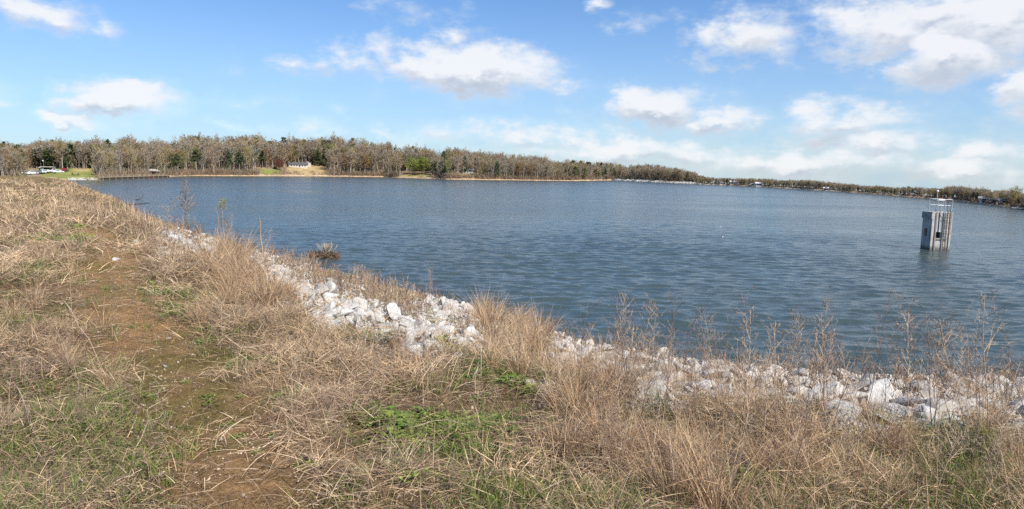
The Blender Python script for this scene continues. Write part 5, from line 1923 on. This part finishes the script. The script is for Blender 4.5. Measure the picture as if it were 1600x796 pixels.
    def leafy(u, v, wpx, label, group=None):
        x, y, z = ground_pt(u, v)
        if x != x: return
        k = int(rg.integers(0, 5))
        if lused[k] is None:
            t = empty('leafy_weed'); obj('shoots', lp[k][1], t); obj('leaves', lp[k][0], t); lused[k] = t
        else:
            t = copy_tree(lused[k])
            if 'group' in t: del t['group']
        s = min(max(1.3 * wpx * math.hypot(x, y) / F, .07), .8)
        t.location = (x, y, z - .005); t.rotation_euler = (rg.normal(0, .1), rg.normal(0, .1), rg.random() * 6.28); t.scale = (s, s, s * rg.uniform(.55, .95))
        tag(t, label, 'green weed', group)
    spots = [(690, 715, 170, 80, 40, 34, 'green leafy weed of the big patch at the bottom centre', 'leafy weeds of the bottom centre patch'),
             (745, 670, 110, 60, 18, 30, 'green leafy weed right of the two grey stalks', 'leafy weeds right of the grey stalks'),
             (600, 668, 40, 22, 10, 34, 'bright leafy weed left of the big green patch', 'leafy weeds left of the big patch'),
             (465, 622, 40, 12, 9, 28, 'bright leafy weed in the straw above the bare path', 'leafy weeds in the straw'),
             (690, 542, 30, 12, 8, 26, 'green weed growing against the lower riprap tongue', 'weeds against the riprap tongue'),
             (775, 592, 70, 26, 14, 28, 'dark green weed at the foot of the dense tan clumps', 'weeds under the dense clumps'),
             (270, 466, 36, 24, 10, 22, 'green weed on the crest beyond the path', 'weeds beyond the path'),
             (95, 378, 34, 10, 12, 20, 'green tuft on the far crest at the left', 'green tufts of the far crest'),
             (165, 700, 70, 50, 12, 26, 'small green weed in the dark litter left of the path', 'weeds left of the path'),
             (400, 575, 35, 18, 6, 24, 'small green weed right of the path', 'weeds right of the path'),
             (1250, 775, 120, 22, 9, 34, 'green weed under the straw at the lower right', 'weeds under the straw'),
             (560, 620, 330, 150, 44, 15, 'tiny green weed dotted in the straw between path and rocks', 'tiny weeds in the straw'),
             (220, 600, 200, 190, 30, 14, 'tiny green weed dotted along the bare path', 'tiny weeds along the path'),
             (1530, 755, 70, 30, 9, 34, 'green weed in the lower right corner', 'weeds of the lower right corner')]
    for (u0, v0, su, sv, n, wp, lab, grp) in spots:
        for _ in range(n):
            leafy(u0 + rg.normal(0, su * .55), min(v0 + rg.normal(0, sv * .55), 835), wp * rg.uniform(.6, 1.4), lab, grp)
    # fallen stalks ---------------------------------------------------------
    fm = mat('pale_fallen_stalk', (.43, .33, .23), .85, .2, 6)
    for (a, b, lab) in (((64, 625), (20, 590), None), ((25, 600), (65, 715), 'long pale fallen stalk at the left edge'), ((170, 590), (95, 605), 'curved pale stalk lying across the dark litter'),
                        ((45, 755), (98, 765), 'short pale stalk near the lower left corner'), ((465, 755), (545, 728), 'pale stalk lying below the two grey weeds'),
                        ((100, 480), (165, 595), 'thin fallen stalk beside the upper path'), ((205, 730), (250, 660), 'bent straw stem at the left of the path'),
                        ((470, 458), (520, 446), 'pale branch lying across the upper riprap'), ((1010, 700), (1120, 790), 'leaning pale stalk through the lower straw'),
                        ((1200, 760), (1330, 690), 'long slanting pale stalk at the lower right'), ((1240, 790), (1420, 735), 'lowest long slanting stalk at the lower right'),
                        ((855, 610), (830, 650), 'short broken stem left of the thick orange-tan clump'), ((640, 680), (730, 690), 'thin pale stem lying over the green patch'),
                        ((755, 790), (790, 720), 'pale stem leaning at the right of the green patch')):
        if lab is None: continue
        pa, pb = np.array(ground_pt(*a)), np.array(ground_pt(*b))
        lift_ = .07 if a[0] > 980 else .06
        pts = []
        for k in range(7):
            q = k / 6
            p = pa * (1 - q) + pb * q
            p[2] = max(float(ground_z(np.array(p[0]), np.array(p[1]))), p[2]) + .015 + lift_ * math.sin(q * 2.6)
            p[:2] += rg.normal(0, .012, 2)
            pts.append(p)
        rr = float(np.hypot(*pa[:2]))
        mb = MB().path(pts, [max(.004, .0006 * rr) * (1 - .09 * k) for k in range(7)], 5)
        tag(mb.build('fallen_stalk', fm), lab, 'stalk')
    # curled dead leaf
    x, y, z = ground_pt(484, 722)
    lf = MB()
    ang = np.linspace(0, 6.28, 15)[:-1]
    ring = [(math.cos(t) * (.045 + .022 * (i % 2)), math.sin(t) * (.035 + .018 * (i % 2)), .02 + .018 * math.cos(2 * t)) for i, t in enumerate(ang)]
    lf.add([(0, 0, .012)] + ring, [(0, i + 1, (i + 1) % 14 + 1) for i in range(14)])
    me = lf.mesh('dead_leaf', mat('pale_dead_leaf', (.50, .39, .27), .8, .2, 30))
    o = obj('dead_leaf', me); o.location = (x, y, z + .01); o.rotation_euler = (.4, .3, 1)
    so = o.modifiers.new('thickness', 'SOLIDIFY'); so.thickness = .002
    tag(o, 'curled pale dead leaf lying at the edge of the bare path', 'leaf')


plants()
